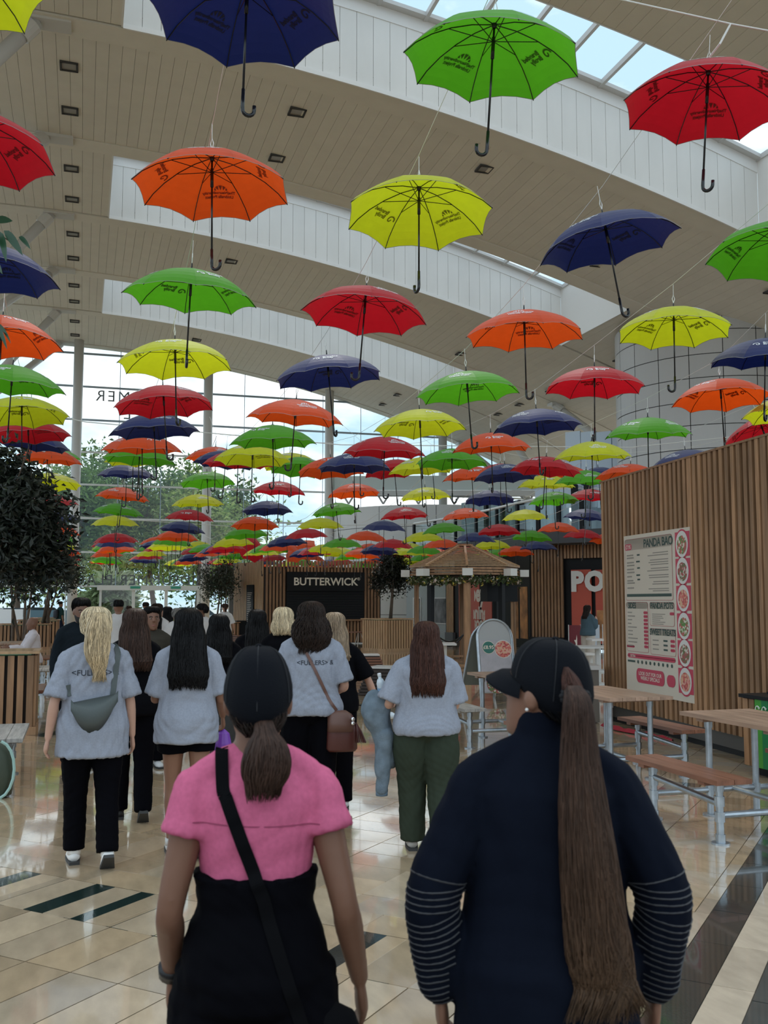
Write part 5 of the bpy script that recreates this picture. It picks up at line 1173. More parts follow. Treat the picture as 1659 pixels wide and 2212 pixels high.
    # shoes
    if shoes and not seat or shoes and seat:
        for s in (-1, 1):
            an = L[s][2]; sh_ = MB(); pt = .0
            if stride and s == 1 and not seat: pt = .75
            Mx = Matrix.Translation(an) @ Matrix.Rotation(-pt, 4, 'X'); P_ = [Mx @ Vector(q) for q in ((0, -.055, -.035), (0, -.02, -.035), (0, .05, -.042), (0, .12, -.05), (0, .17, -.055))]
            sh_.tube(P_, [.030, .040, .042, .043, .024], 12, flat=.78); sh_.tube([Mx @ Vector((0, -.01, -.02)), Mx @ Vector((0, -.012, .025))], .042, 12)
            so_ = MB().add([Mx @ Vector((x*.045, y, z)) for z in (-.078, -.056) for x, y in ((-.7, -.085), (.7, -.085), (1, .04), (1, .13), (.5, .19), (-.5, .19), (-1, .13), (-1, .04))], [tuple(range(8))[::-1], tuple(range(8, 16))]+[(i, (i+1) % 8, 8+(i+1) % 8, 8+i) for i in range(8)])
            o_ = S_(sh_).build('shoe', mat('shoe %.2f' % shoes[0], shoes, .6), t, world=False, smooth=True); S_(so_).build('sole', mat('shoe sole', (.35, .3, .25) if shoes[0] > .1 else (.03, .03, .03), .6), o_, world=False)
    if hair:
        for spec in (hair if isinstance(hair, list) else [hair]):
            secs = [(z+dz, x, y, a, c_) for z, x, y, a, c_ in spec['secs']]; o_ = hair_mesh(secs, spec['col'], spec.get('n', 260), seed+3, t, k, w=spec.get('w', .0035), tail=spec.get('tail', .03), name=spec.get('name', 'hair'), sway=spec.get('sway', .006), fr=spec.get('fr', (0, 1)))
            if spec.get('turn', True) and (head_yaw or head_pitch):
                Z = MR; me_h = o_.data
                for v_ in me_h.vertices:
                    wz = min(1, max(0, (v_.co.z/k-(1.40+dz))/.08)); p_ = Vector(v_.co)/k; v_.co = (p_.lerp(Z @ p_, wz))*k
    t['h'] = h; PERS[label] = (t, k, dz, A, L, MR); return t
PERS = {}
def strap(t, pts, w, th, m, name='strap', nrm=(0, -1, 0)):
    mb = MB(); P = cr_spline(pts, 5)
    for a, b in zip(P[:-1], P[1:]): mb.bar(a, b+(b-a)*.04, w, th, up=nrm)
    return mb.build(name, m, t, world=False)
GREY = dict(col=(.285, .305, .365), sleeve=.46, hem=.80, loose=.028, flare=.035, name='t_shirt', fold=.015, var=.08, freq=(13, 13, 4), smooth=2)
BLK = (.0025, .0025, .004); NAVY = (.005, .007, .014)
# --- 1 pink top, cap, near left -------------------------------------
p = atD(560, 1300, 2.42)
t = person('person', 'woman in pink t-shirt, black cap and black skirt walking away, seen from behind', p, 10, 1.60, 'tan',
    dict(col=(.58, .13, .24), sleeve=.19, hem=1.095, loose=.013, flare=-.002, name='t_shirt', fold=.009, freq=(9, 9, 7), var=.08, neck=1.412),
    dict(col=BLK, len=.95, loose=.045, name='long_skirt', waist=1.125, flare=.05, fold=.008),
    arms={'L': dict(u=(-.20, -.10, -1), f=(-.02, .72, -1), h=(0, .35, -1), curl=.35), 'R': dict(u=(.24, -.16, -1), f=(.22, .50, -1), h=(.1, .3, -1), curl=.3)}, vox=.0085, stride=.25, wide=.96, seed=11, shoes=(.02, .02, .02), head_pitch=-4,
    hair=[dict(secs=[(1.54, 0, -.03, .064, .068), (1.52, .0, -.036, .066, .068), (1.495, .002, -.044, .063, .060), (1.475, .004, -.055, .052, .046), (1.45, .008, -.066, .03, .03)], col='dark', n=240, w=.002, tail=.0),
          dict(secs=[(1.488, .012, -.088, .022, .02), (1.465, .018, -.108, .024, .022), (1.44, .022, -.122, .042, .034), (1.41, .022, -.128, .052, .038), (1.375, .020, -.130, .050, .036), (1.345, .016, -.130, .038, .028)], col='brown', n=420, w=.0017, tail=.035, name='ponytail', sway=.004)])
k = 1.60/1.65; CAPM = mat('black cap cotton', (.004, .005, .008), .8, bump=.2, bscale=300, spec=.12); t_, k, dz, A, L_, MR = PERS['woman in pink t-shirt, black cap and black skirt walking away, seen from behind']
def cap_on(rec, brim_only=False, col=CAPM):
    t, k, dz, A, L_, MR = rec; mb = MB(); secs = []
    for i in range(9): a_ = pi/2*i/8; secs.append((1.54+.125*sin(a_), 0, -.012-.004*(1-sin(a_)), max(.004, .087*cos(a_)**.60*(1-.10*sin(a_))), max(.004, .106*cos(a_)**.62)))
    secs = [(1.500, 0, -.016, .066, .088), (1.520, 0, -.014, .079, .098), (1.535, 0, -.012, .0855, .104)]+secs[1:]; mb.loft(secs, 32); SH = lambda q: Vector((q[0], q[1], q[2]+(.36*q[1]+.012)*max(0, min(1, (1.665-q[2])/.13)))); mb.v = [tuple(SH(q)) for q in mb.v]; mb.v = [tuple((MR @ (Vector(q)+Vector((0, 0, dz))))*k) for q in mb.v]; c_ = mb.build('cap', col, t, world=False, smooth=True)
    b = MB(); n = 12; vs = []
    for rr, zo in ((0, 0), (.5, .004), (1, -.008)):
        for i in range(n+1):
            a_ = pi*(.12+.76*i/n); x = .084*cos(a_)*(1+.02*rr); y = -.01+.098*sin(a_)+rr*.078*sin(pi*i/n)**.6; vs.append((x, y, 1.578+zo-.020*rr-.022*cos(2*a_)*-.0-.018*(abs(cos(a_)))**2*1.6))
    b.add(vs, [(r*(n+1)+i, r*(n+1)+i+1, (r+1)*(n+1)+i+1, (r+1)*(n+1)+i) for r in range(2) for i in range(n)]); b.add([(x, y, z-.006) for x, y, z in vs], [(r*(n+1)+i, (r+1)*(n+1)+i, (r+1)*(n+1)+i+1, r*(n+1)+i+1) for r in range(2) for i in range(n)])
    b.v = [tuple((MR @ (Vector(q)+Vector((0, 0, dz))))*k) for q in b.v]; b.build('brim', col, c_, world=False, smooth=True)
    bt = MB().ball((0, -.012, 1.667), (.008, .008, .005)); bt.v = [tuple((MR @ (Vector(q)+Vector((0, 0, dz))))*k) for q in bt.v]; bt.build('button', col, c_, world=False)
    for j in range(6):
        a_ = j*pi/3+.5; s_ = MB().tube([SH(((.087*cos(q)**.66+.001)*cos(a_), (.106*cos(q)**.66+.001)*sin(a_)-.012, 1.54+.126*sin(q))) for q in [pi/2*i/8*.99 for i in range(9)]], .0012, 4); s_.v = [tuple((MR @ (Vector(q)+Vector((0, 0, dz))))*k) for q in s_.v]; s_.build('seam', mat('black thread', (.015, .016, .02), .8), c_, world=False)
    return c_
cap_on(PERS['woman in pink t-shirt, black cap and black skirt walking away, seen from behind'])
m_strapb = mat('black webbing', (.003, .003, .004), .8, spec=.08)
def on_back(rec, pts, off=.006, nm='t_shirt'):
    """drop points (x, z) onto the back of the garment"""
    from mathutils.bvhtree import BVHTree
    t = rec[0]; k = rec[1]; ob = [c for c in t.children if c.name.split('.')[0] in (nm if isinstance(nm, tuple) else (nm,))]; V = []; F = []
    for o_ in ob: b0 = len(V); V += [q.co.copy() for q in o_.data.vertices]; F += [tuple(i+b0 for i in p.vertices) for p in o_.data.polygons]
    bv = BVHTree.FromPolygons(V, F); out = []
    for x, z in pts:
        hit = bv.ray_cast(Vector((x*k, -2, z*k)), Vector((0, 1, 0)))[0]; out.append(Vector((x*k, (hit.y if hit else -.12*k)-off, z*k)))
    return out
rec = PERS['woman in pink t-shirt, black cap and black skirt walking away, seen from behind']
ls = lambda a, b, n: [(a[0]+(b[0]-a[0])*i/n, a[1]+(b[1]-a[1])*i/n) for i in range(n+1)]
strap(rec[0], [Vector((-.083, .02, 1.366)), Vector((-.083, -.015, 1.374)), Vector((-.083, -.045, 1.366))]+on_back(rec, ls((-.080, 1.335), (.02, 1.08), 12)+ls((.03, 1.04), (.11, .80), 6), .006, ('t_shirt', 'long_skirt')), .030, .004, m_strapb, 'bag_strap')
bg_ = MB().loft([(.56*k, .17*k, -.04, .02, .03), (.58*k, .17*k, -.05, .085, .05), (.70*k, .17*k, -.05, .10, .06), (.80*k, .16*k, -.05, .075, .05), (.83*k, .16*k, -.05, .02, .02)], 18); ob = bg_.build('shoulder_bag', m_strapb, rec[0], world=False, smooth=True)
strap(rec[0], on_back(rec, ls((-.15, 1.255), (.15, 1.245), 12), -.0006), .003, .003, mat('darker pink seam', (.30, .05, .11), .9), 'yoke_seam')
# wrist strap, phone in left hand
sh, el, wr, u, f, hh, c_ = A[-1]; MB().tube([(wr-f*.035)*k, (wr-f*.0)*k], .0335*k, 16, flat=.85).build('wrist_watch', mat('black rubber', (.008, .008, .01), .4), rec[0], world=False, smooth=True)
def held(recL, s): t, k, dz, A, L_, MR = recL; sh, el, wr, u, f, hh, c_ = A[s]; return t, (wr+hh*.09)*k, hh
# --- 2 black top, long ponytail, near right --------------------------
p = atD(1168, 1300, 2.40); LB = 'woman in black striped-sleeve top and black cap with very long ponytail, nearest at right'
t = person('person', LB, p, 17, 1.62, 'mid', dict(col=(.004, .006, .013), sleeve=.98, hem=.66, loose=.032, flare=.03, name='long_sleeved_top', fold=.007, collar=True, neck=1.43, smooth=4),
    dict(col=BLK, len=1, loose=.02, name='trousers'), arms={'L': dict(u=(-.42, -.10, -1), f=(.08, .22, -1)), 'R': dict(u=(.44, -.10, -1), f=(-.04, .22, -1))}, vox=.0085, wide=1.04, seed=21, shoes=(.02, .02, .02), head_yaw=-52, head_pitch=7,
    hair=[dict(secs=[(1.54, 0, -.03, .064, .068), (1.52, 0, -.04, .066, .068), (1.50, .0, -.046, .060, .058), (1.48, 0, -.062, .045, .045)], col='black', n=260, w=.002, tail=0)])
rec = PERS[LB]; cap_on(rec); t, k, dz, A, L_, MR = rec
hair_mesh([(1.56, .050, -.118, .018, .016), (1.535, .058, -.135, .026, .024), (1.50, .060, -.140, .030, .028), (1.42, .062, -.140, .036, .030), (1.30, .066, -.150, .046, .032), (1.18, .074, -.160, .054, .034), (1.06, .084, -.165, .058, .034), (.98, .092, -.170, .060, .032), (.93, .100, -.172, .055, .028), (.91, .106, -.174, .052, .022)], 'brown', 1700, 31, t, k, w=.0016, tail=.085, name='ponytail', sway=.017, tip=(.075, .043, .024))
hair_mesh([(1.60, .042, -.098, .004, .004), (1.575, .048, -.113, .016, .008), (1.55, .052, -.124, .020, .012)], 'auburn', 160, 32, t, k, w=.0015, tail=0, name='swept_hair')
mb = MB(); g = random.Random(4)
for i in range(140): a_ = g.uniform(0, 6.28); r_ = g.uniform(.02, .032); q = Vector((.056+r_*cos(a_), -.132+.01*g.random(), 1.535+.6*r_*sin(a_)))*k; mb.ball(q, .006, 6, 4)
mb.build('scrunchie', mat('black scrunchie', (.008, .008, .01), .9), t, world=False)
q = (MR @ Vector((-.088, -.002, 1.500+dz)))*k; MB().ball(q, .004, 8, 6).build('earring', mat('pearl', (.8, .78, .75), .2), t, world=False)
# grey stripes round both lower sleeves
m_strp = mat('grey sleeve stripe', (.045, .045, .05), .8)
from mathutils.bvhtree import BVHTree
tp = [c for c in t.children if c.name.startswith('long_sleeved_top')][0]; bvt = BVHTree.FromPolygons([q.co for q in tp.data.vertices], [tuple(p_.vertices) for p_ in tp.data.polygons])
for s in (-1, 1):
    sh, el, wr, u, f, hh, c_ = A[s]
    path = [(sh.lerp(el, .86)+(el.lerp(wr, .98)-sh.lerp(el, .86))*0)]; 
    for i in range(19):
        fr_ = i/18*.30+(.0); d_tot = .26; dd = -.045+i*.0165; c0 = el+(f if dd > 0 else u)*dd; ax = (u+f).normalized() if abs(dd) < .03 else (f if dd > 0 else u); e1 = ax.cross(Vector((0, 1, 0))).normalized(); e2 = ax.cross(e1); ring_ = []
        tiltv = .012
        for j in range(22):
            a_ = 2*pi*j/21; dv = e1*cos(a_)+e2*sin(a_); o_ = (c0+ax*tiltv*cos(a_)*s)*k; hit, nr, ix, ds_ = bvt.ray_cast(o_, dv)
            if hit and ds_ < .12: ring_.append(hit+dv*.0005)
        if len(ring_) > 8: MB().tube(ring_, .0021, 4, cap=False).build('sleeve_stripe', m_strp, t, world=False)
# --- 3 blonde ponytail ------------------------------------------------
def pxp(px, D): q = atD(px, 1300, D); return (q.x, q.y)
L3 = 'blonde woman with messy ponytail and grey-green sling bag over grey printed t-shirt'
person('person', L3, pxp(208, 6.75), -4, 1.68, 'light', dict(GREY, hem=.70, psize=.052, print='<FULLERS> &', pz=1.235), dict(col=BLK, len=1, loose=.016, flare=.006, cuff=.02, name='trousers'), arms={'L': dict(u=(-.30, -.10, -1), f=(-.14, .10, -1)), 'R': dict(u=(.24, .0, -1), f=(.10, .14, -1))},
    stride=.34, wide=1.08, seed=5, shoes=(.75, .74, .72), vox=.010, hair=[dict(secs=scalp()+[(1.50, .0, -.05, .085, .075), (1.475, 0, -.075, .055, .05)], col='fair', n=420, w=.003, tail=.02, sway=.012),
    dict(secs=[(1.625, .01, -.10, .03, .03), (1.60, .01, -.13, .045, .04), (1.52, .005, -.15, .066, .05), (1.42, .0, -.16, .070, .05), (1.34, .0, -.17, .058, .045), (1.28, .01, -.17, .035, .03), (1.24, .015, -.17, .018, .016)], col='blonde', n=520, w=.003, tail=.07, sway=.02, name='ponytail')])
rec = PERS[L3]; t, k, dz, A, L_, MR = rec; m_bag = mat('grey green nylon', (.07, .085, .085), .6, bump=.15, bscale=80)
strap(t, [Vector((.125, .02, (1.405+dz)*k)), Vector((.13, -.04, (1.40+dz)*k))]+on_back(rec, ls((.14, 1.36+dz), (.10, 1.03+dz), 8), .01), .035, .006, m_bag, 'bag_strap'); 
mb = MB(); n = 20; ys = on_back(rec, [(0, .95+dz)], .01)[0].y
for i in range(n+1):   # crescent bag
    f_ = i/n; x = -.155+.29*f_; zt_ = 1.075+dz-.02+.05*f_; zb_ = zt_-.02-.20*sin(pi*min(1, f_*1.02))**.7; th_ = .012+.045*sin(pi*f_)
    for (yy, zz_) in ((ys, zt_), (ys-th_*k, (zt_+zb_)/2+.03), (ys-th_*.8*k, (zt_+zb_)/2-.04), (ys, zb_)): mb.v.append((x*k, yy, zz_*k))
for i in range(n):
    for j in range(4): mb.f.append((4*i+j, 4*i+(j+1) % 4, 4*i+4+(j+1) % 4, 4*i+4+j)); mb.m.append(0)
mb.build('sling_bag', m_bag, t, world=False, smooth=True); strap(t, on_back(rec, ls((-.155, 1.09+dz), (-.17, 1.16+dz), 3), .006), .03, .006, m_bag, 'bag_strap')
# --- others -----------------------------------------------------------
def P(label, px, D, azi, h, sk, top, bot, hair, **kw): return person('person', label, pxp(px, D), azi, h, sk, top, bot, hair, **kw)
BT = dict(col=BLK, sleeve=.45, hem=.82, loose=.03, flare=.02, name='top', fold=.008); BTR = dict(col=BLK, len=1, loose=.018, flare=.004, cuff=.0, name='trousers')
WT = dict(col=(.62, .60, .60), sleeve=.45, hem=.84, loose=.03, flare=.02, name='t_shirt', fold=.008)
P('woman all in black with straight brown hair, between the two nearest grey t-shirts', 292, 8.1, 0, 1.66, 'light', dict(BT, sleeve=.9), BTR, dict(secs=LONG(1.20, .125, .11), col='brown', n=700, w=.003, tail=.04), arms={'R': dict(u=(.12, .1, -1), f=(.35, .75, .1))}, stride=.3, seed=31, shoes=(.02, .02, .02))
L5 = 'woman with long straight black hair in loose grey t-shirt and black shorts'
P(L5, 408, 7.0, 4, 1.665, 'mid', dict(GREY, hem=.76, psize=.048, print='<FULLERS> &', pz=1.235), dict(col=BLK, len=.42, loose=.03, name='shorts'), dict(secs=LONG(1.155, .125, .108), col='black', n=800, w=.003, tail=.05), arms={'L': dict(u=(-.22, .12, -1), f=(.1, .9, .05)), 'R': dict(u=(.26, .02, -1), f=(.16, .95, -.75), h=(.1, .5, -1), curl=.9)}, stride=.28, seed=41, vox=.010)
rec = PERS[L5]; t, q, hh = held(rec, 1); MB().loft([(q.z-.02, q.x, q.y, .012, .012), (q.z-.05, q.x, q.y, .045, .035), (q.z-.12, q.x, q.y, .06, .045), (q.z-.20, q.x, q.y, .065, .045), (q.z-.24, q.x, q.y, .05, .04)], 14).build('x', m_bag, t, world=False)
ob = t.children[-1]; me = ob.data; bpy.data.objects.remove(ob); pos5 = t.location; tt = thing('carrier_bag', 'purple and pale blue bag hanging from the black-haired woman\'s hand', 'bag', t.location, t.rotation_euler.z); me.materials.clear(); me.materials.append(mat('purple film', (.20, .06, .42), .35)); me.materials.append(mat('pale blue film', (.45, .55, .75), .35))
for pl in me.polygons: pl.material_index = 1 if me.vertices[pl.vertices[0]].co.z < q.z-.13 else 0
link('film', me, tt)
P('black-haired woman in black top with pale strap, behind the woman in shorts', 474, 9.2, 5, 1.60, 'mid', BT, dict(BTR, col=(.06, .06, .06)), dict(secs=LONG(1.22, .11), col='black', n=500, w=.003), seed=51, stride=.2)
rec = PERS['black-haired woman in black top with pale strap, behind the woman in shorts']; strap(rec[0], on_back(rec, ls((-.02, 1.36+rec[2]), (-.10, 1.1+rec[2]), 5), .012, 'top'), .02, .005, mat('pale strap', (.4, .4, .38), .6), 'bag_strap')
L7 = 'woman with wavy shoulder-length brown hair, grey t-shirt and oxblood shoulder bag'
P(L7, 672, 7.55, 6, 1.715, 'light', dict(GREY, hem=.86, psize=.046, print='<FULLERS> &', px=.02, pz=1.225), dict(BTR, loose=.03), dict(secs=scalp()+[(1.50, 0, -.03, .118, .105), (1.45, 0, -.045, .128, .10), (1.40, 0, -.065, .122, .085), (1.35, 0, -.08, .10, .06), (1.325, 0, -.09, .075, .04)], col='dark', n=900, w=.003, tail=.05, sway=.022), arms={'L': dict(u=(-.2, .0, -1), f=(0, .5, -1)), 'R': dict(u=(.30, -.08, -1), f=(-.30, .8, -.35))}, stride=.25, wide=1.06, seed=61, vox=.010)
rec = PERS[L7]; t, k, dz, A, L_, MR = rec; m_ox = mat('oxblood leather', (.085, .022, .018), .4, bump=.1, bscale=60); m_brn = mat('brown leather', (.13, .06, .045), .45)
strap(t, on_back(rec, ls((-.085, 1.375+dz), (.115, .97+dz), 10)+[(.14, .93+dz), (.17, .89+dz)], .008, ('t_shirt', 'trousers')), .022, .005, m_brn, 'bag_strap')
mb = MB(); q = Vector((.22, -.13, .0)); mb.loft([(.60*k, q.x, q.y, .10, .045), (.62*k, q.x, q.y, .115, .06), (.76*k, q.x, q.y, .11, .06), (.85*k, q.x-.01, q.y, .09, .045), (.87*k, q.x-.01, q.y, .06, .03)], 18, e=.7); mb.build('handbag', m_ox, t, world=False, smooth=True)
MB().loft([(.74*k, q.x-.01, q.y-.01, .10, .06), (.80*k, q.x-.01, q.y-.01, .10, .062), (.86*k, q.x-.02, q.y, .09, .05), (.885*k, q.x-.02, q.y, .05, .03)], 18, e=.7).build('bag_flap', m_brn, t, world=False, smooth=True)
mb = MB()
for i in range(14): a_ = i*.45; mb.tube([(q.x+.10, q.y-.03, .80*k), (q.x+.12+.02*cos(a_), q.y-.03+.02*sin(a_), .74*k), (q.x+.14+.035*cos(a_), q.y-.03+.03*sin(a_), .66*k)], .004, 4)
mb.build('tassel', m_ox, t, world=False); mb = MB()
for z_ in (.83, .80): mb.ball((q.x+.07, q.y-.065, z_*k), .016, 8, 6)
mb.build('bag_studs', mat('silver stud', (.7, .7, .7), .2, metal=1), t, world=False)
P('dark-haired person in black top left of the short-haired blonde', 556, 10.4, 8, 1.63, 'mid', BT, BTR, dict(secs=LONG(1.24, .115), col='black', n=400, w=.004), seed=71, wide=1.1)
P('woman with short blonde bob in black top, beside the wavy-haired woman', 612, 9.6, 8, 1.66, 'light', BT, BTR, dict(secs=scalp()+[(1.50, 0, -.03, .108, .10), (1.45, 0, -.04, .110, .09), (1.41, 0, -.055, .09, .06)], col='fair', n=600, w=.003, tail=.02), seed=81, stride=.2)
L10 = 'woman in black holding a bottle, mostly hidden behind the wavy-haired woman'
P(L10, 722, 8.5, 10, 1.62, 'light', BT, BTR, dict(secs=LONG(1.26, .12), col='sandy', n=500, w=.003), arms={'R': dict(u=(.55, .05, -1), f=(.42, .28, -1), curl=.8)}, seed=91, wide=1.05)
rec = PERS[L10]; t, q, hh = held(rec, 1); A1 = rec[3][1]; MB().tube([(A1[2]-A1[4]*.03)*rec[1], (A1[2]-A1[4]*.0)*rec[1]], .036, 14).build('wrist_scrunchie', mat('white scrunchie', (.7, .68, .68), .8, bump=.6, bscale=60), t, world=False, smooth=True)
wpos = t.matrix_basis @ q if False else (Matrix.Translation(t.location) @ Matrix.Rotation(t.rotation_euler.z, 4, 'Z')) @ q
m_pet = mat('clear plastic bottle', (.55, .62, .68), .12, spec=.8)
def bottle(label, c, d):
    d = Vector(d).normalized(); tt = thing('water_bottle', label, 'bottle', c); c = Vector(c); MB().tube([c, c+d*.01, c+d*.12, c+d*.145, c+d*.155, c+d*.175], [.025, .031, .031, .022, .012, .012], 14).build('bottle_body', m_pet, tt, smooth=True); MB().tube([c+d*.172, c+d*.19], .014, 10).build('cap', mat('white cap', (.7, .72, .75), .4), tt); MB().tube([c+d*.04, c+d*.09], .0318, 14, cap=False).build('label_band', mat('blue band', (.25, .4, .6), .5), tt)
bottle('clear water bottle held low by the hidden woman in black', wpos-Vector((.03, 0, .0)), (.9, -.2, -.15))
L11 = 'woman with long auburn hair in grey t-shirt and dark green trousers carrying a denim jacket'
P(L11, 920, 7.1, 14, 1.575, 'light', dict(GREY, hem=.845, loose=.045, flare=.02), dict(col=(.035, .045, .032), len=1, loose=.045, flare=-.004, cuff=-.0, name='trousers', fold=.012, waist=1.0), dict(secs=LONG(1.165, .118, .112), col='auburn', n=800, w=.003, tail=.06), arms={'L': dict(u=(-.38, -.02, -1), f=(.1, .9, -.1)), 'R': dict(u=(.15, .1, -1), f=(-.2, .9, -.1))}, stride=.30, wide=1.15, seed=101, shoes=(.45, .42, .38), vox=.010)
rec = PERS[L11]; t, k, dz, A, L_, MR = rec; el = A[-1][1]*k; wr = A[-1][2]*k
tt = thing('denim_jacket', 'pale blue denim jacket hanging over the arm of the auburn-haired woman', 'jacket', t.location, t.rotation_euler.z); m_den = mat('pale denim', (.15, .19, .23), .9, var=.2, vscale=14, bump=.4, bscale=120, spec=.1)
b = MB(); c0 = el.lerp(wr, .45)+Vector((-.03, 0, 0)); b.loft([(c0.z+.10, c0.x-.01, c0.y, .02, .03), (c0.z+.06, c0.x-.02, c0.y, .06, .08), (c0.z-.02, c0.x-.05, c0.y, .085, .10), (c0.z-.12, c0.x-.06, c0.y, .085, .09), (c0.z-.20, c0.x-.03, c0.y, .07, .07), (c0.z-.30, c0.x+.0, c0.y, .075, .06), (c0.z-.42, c0.x+.01, c0.y, .06, .05), (c0.z-.44, c0.x+.01, c0.y, .05, .04)], 20)
limb(b, [c0+Vector((.0, -.04, -.2)), c0+Vector((-.02, -.05, -.36)), c0+Vector((-.03, -.05, -.60))], [.05, .045, .036]); limb(b, [c0+Vector((-.08, 0, .06)), c0+Vector((-.11, -.03, -.05)), c0+Vector((-.06, -.05, -.14))], [.04, .055, .04])
me = remeshed(b, 'jacket', .009, 2); fold(me, .020, 3, (12, 12, 4)); add_me('jacket_body', me, m_den, tt); q = c0+Vector((-.03, -.05, -.60)); MB().tube([q, q-Vector((0, 0, .03))], .042, 14).build('cuff', mat('darker denim', (.12, .18, .25), .8), tt, world=False, smooth=True)
wl = (Matrix.Translation(t.location) @ Matrix.Rotation(t.rotation_euler.z, 4, 'Z')) @ (wr+Vector((-.06, -.12, .05))); bottle('clear water bottle resting on the folded denim jacket', wl, (-.2, -.2, .8))
# facing the camera
P('bearded man in dark shirt walking towards the camera left of the blonde woman', 176, 10.6, 180-12, 1.74, 'brown', dict(BT, sleeve=.9, col=(.008, .012, .016), loose=.03), BTR, dict(secs=[(1.672, 0, -.005, .03, .03), (1.662, 0, -.008, .062, .07), (1.635, 0, -.010, .082, .098), (1.60, 0, -.018, .086, .100), (1.565, 0, -.035, .082, .080), (1.53, 0, -.045, .07, .062)], col='black', n=400, w=.003, tail=0), face='beard', wide=1.1, seed=111, head_pitch=-6)
P('woman in khaki top facing the camera between the brown-haired and black-haired women', 329, 10.6, 180-8, 1.655, 'tan', dict(BT, sleeve=.42, col=(.045, .04, .032)), BTR, dict(secs=[(1.668, 0, -.005, .03, .03), (1.658, 0, -.005, .064, .075), (1.63, 0, -.008, .085, .099), (1.60, 0, -.018, .092, .098), (1.57, 0, -.036, .097, .084), (1.50, 0, -.045, .100, .072), (1.43, .0, -.05, .102, .06), (1.36, .0, -.05, .08, .045)], col='black', n=300, w=.003), face=True, seed=121)
rec = PERS['woman in khaki top facing the camera between the brown-haired and black-haired women']
V = .016
P('man in white t-shirt walking to the doors, short black hair', 256, 18.5, -8, 1.74, 'mid', WT, BTR, dict(secs=[(1.67, 0, -.005, .03, .03), (1.66, 0, -.008, .06, .07), (1.63, 0, -.01, .078, .094), (1.59, 0, -.018, .08, .096), (1.55, 0, -.03, .074, .075)], col='black', n=100, w=.004, tail=0), seed=131, vox=V, stride=.3)
P('woman in white t-shirt with long dark hair, turned right, behind the khaki top', 341, 17.5, 20, 1.68, 'light', WT, BTR, dict(secs=LONG(1.22, .09, .09), col='dark', n=200, w=.005), head_yaw=40, seed=141, vox=V)
P('black-haired person in yellow high-visibility vest in the crowd by the doors', 362, 19, -5, 1.62, 'mid', dict(col=(.48, .62, .02), sleeve=.1, hem=.80, loose=.03, flare=.02, name='hi_vis_vest', fold=.008), BTR, dict(secs=LONG(1.25, .09, .09), col='black', n=200, w=.005), seed=151, vox=V, stride=.2)
P('grey-haired person in white t-shirt right of the high-visibility vest', 383, 17.5, 0, 1.60, 'light', WT, BTR, dict(secs=scalp()+[(1.50, 0, -.04, .08, .07)], col='grey', n=200, w=.004, tail=.01), seed=161, vox=V, arms={'L': dict(u=(-.4, 0, -1), f=(-.1, .5, -1))})
P('woman in white top with dark bun, head turned left, before the second column', 436, 18.5, -30, 1.68, 'brown', WT, BTR, [dict(secs=scalp()[:4]+[(1.54, 0, -.05, .07, .07)], col='black', n=150, w=.004, tail=0), dict(secs=[(1.62, 0, -.11, .03, .03), (1.58, 0, -.13, .05, .05), (1.53, 0, -.13, .045, .045), (1.49, 0, -.12, .03, .03)], col='black', n=150, w=.004, tail=.01, name='bun')], seed=171, vox=V)
P('woman in white t-shirt and black trousers standing alone left of the coffee kiosk', 486, 29, 0, 1.66, 'light', WT, BTR, [dict(secs=scalp()[:4]+[(1.54, 0, -.05, .07, .07)], col='brown', n=80, w=.005, tail=0), dict(secs=[(1.60, 0, -.11, .03, .03), (1.54, 0, -.13, .035, .03), (1.44, 0, -.12, .02, .02)], col='brown', n=60, w=.005, name='ponytail')], seed=181, vox=V, arms={'L': dict(u=(-.35, 0, -1), f=(.1, .6, -.8)), 'R': dict(u=(.35, 0, -1), f=(.2, .6, -.8))})
P('person in dark green top and navy trousers striding past the left doors', 131, 44, 60, 1.74, 'mid', dict(col=(.015, .04, .04), sleeve=.45, hem=.84, loose=.03, flare=.02, name='t_shirt', fold=.008), dict(col=(.012, .018, .035), len=1, loose=.05, flare=.03, name='trousers'), dict(secs=scalp()[:4]+[(1.54, 0, -.04, .075, .07)], col='black', n=60, w=.006, tail=0), seed=191, vox=.02, stride=.45)
rec = PERS['person in dark green top and navy trousers striding past the left doors']; MB().loft([(1.0, 0, -.2, .11, .05), (1.05, 0, -.22, .15, .09), (1.3, 0, -.22, .15, .09), (1.38, 0, -.19, .1, .06)], 12).build('rucksack', mat('dark rucksack', (.01, .015, .025), .7), rec[0], world=False, smooth=True)
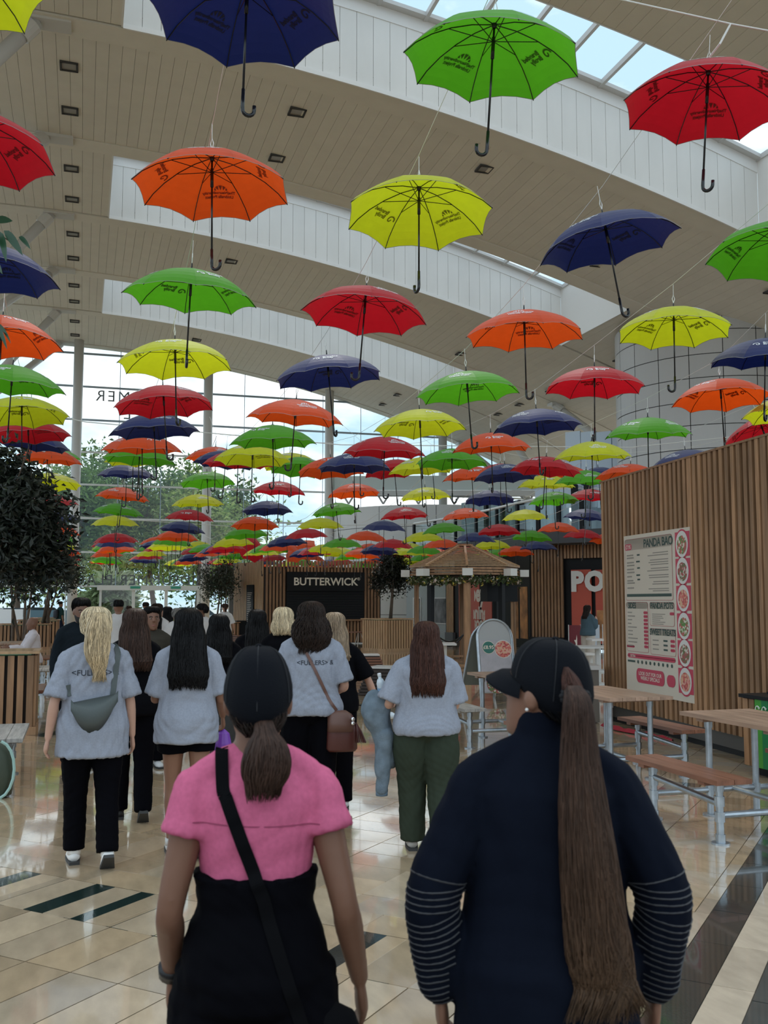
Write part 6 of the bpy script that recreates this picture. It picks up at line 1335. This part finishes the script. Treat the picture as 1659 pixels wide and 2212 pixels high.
P('small figure in white seen through the left door', 279, 33, 0, 1.58, 'light', WT, BTR, dict(secs=scalp()[:4]+[(1.54, 0, -.04, .075, .07)], col='brown', n=60, w=.006, tail=0), seed=201, vox=.02)
P('small man in white at the middle doors, short dark hair', 315, 30, 0, 1.70, 'mid', WT, BTR, dict(secs=scalp()[:4]+[(1.54, 0, -.04, .075, .07)], col='dark', n=60, w=.006, tail=0), seed=211, vox=.02)
L23 = 'woman in denim jacket and cream trousers, hand to face, by the red shopfront'
P(L23, 1269, 27.4, 70, 1.62, 'light', dict(col=(.07, .11, .14), sleeve=.95, hem=.82, loose=.05, flare=.03, name='denim_jacket', fold=.012), dict(col=(.52, .47, .42), len=1, loose=.05, flare=.04, name='trousers'), dict(secs=LONG(1.30, .085, .085), col='dark', n=250, w=.005), arms={'L': dict(u=(-.15, .3, -1), f=(.35, .6, .8)), 'R': dict(u=(.1, .35, -1), f=(-.35, .55, .85))}, seed=221, vox=.014, shoes=(.6, .6, .6))
P('bald man in pale shirt seated at the left picnic table, facing left', 72, 19.2, -100, 1.76, 'tan', dict(col=(.55, .50, .52), sleeve=.95, hem=.84, loose=.035, flare=.03, name='shirt', fold=.012), dict(BTR), None, arms={'L': dict(u=(-.1, .55, -.8), f=(.0, 1, .10)), 'R': dict(u=(.1, .5, -.8), f=(-.1, 1, .05))}, seat=True, seed=231, vox=.013, shoes=(.03, .03, .03))
# phone in the pink-topped woman's left hand
rec = PERS['woman in pink t-shirt, black cap and black skirt walking away, seen from behind']; t, q, hh = held(rec, -1)
wq = (Matrix.Translation(t.location) @ Matrix.Rotation(t.rotation_euler.z, 4, 'Z')) @ (q+hh*.05+Vector((.022, 0, 0))); tt = thing('mobile_phone', 'phone with pale blue case held low in the pink-topped woman\'s hand', 'phone', wq, t.rotation_euler.z+R(10))
MB().box((0, 0, 0), (.010, .075, .15)).build('case', mat('pale blue case', (.25, .38, .5), .3), tt, world=False); MB().box((.0055, 0, 0), (.002, .068, .14)).build('screen', m_black, tt, world=False)
for o_ in COL.objects:
    if o_.name.startswith('person') and 'h' in o_: del o_['h']
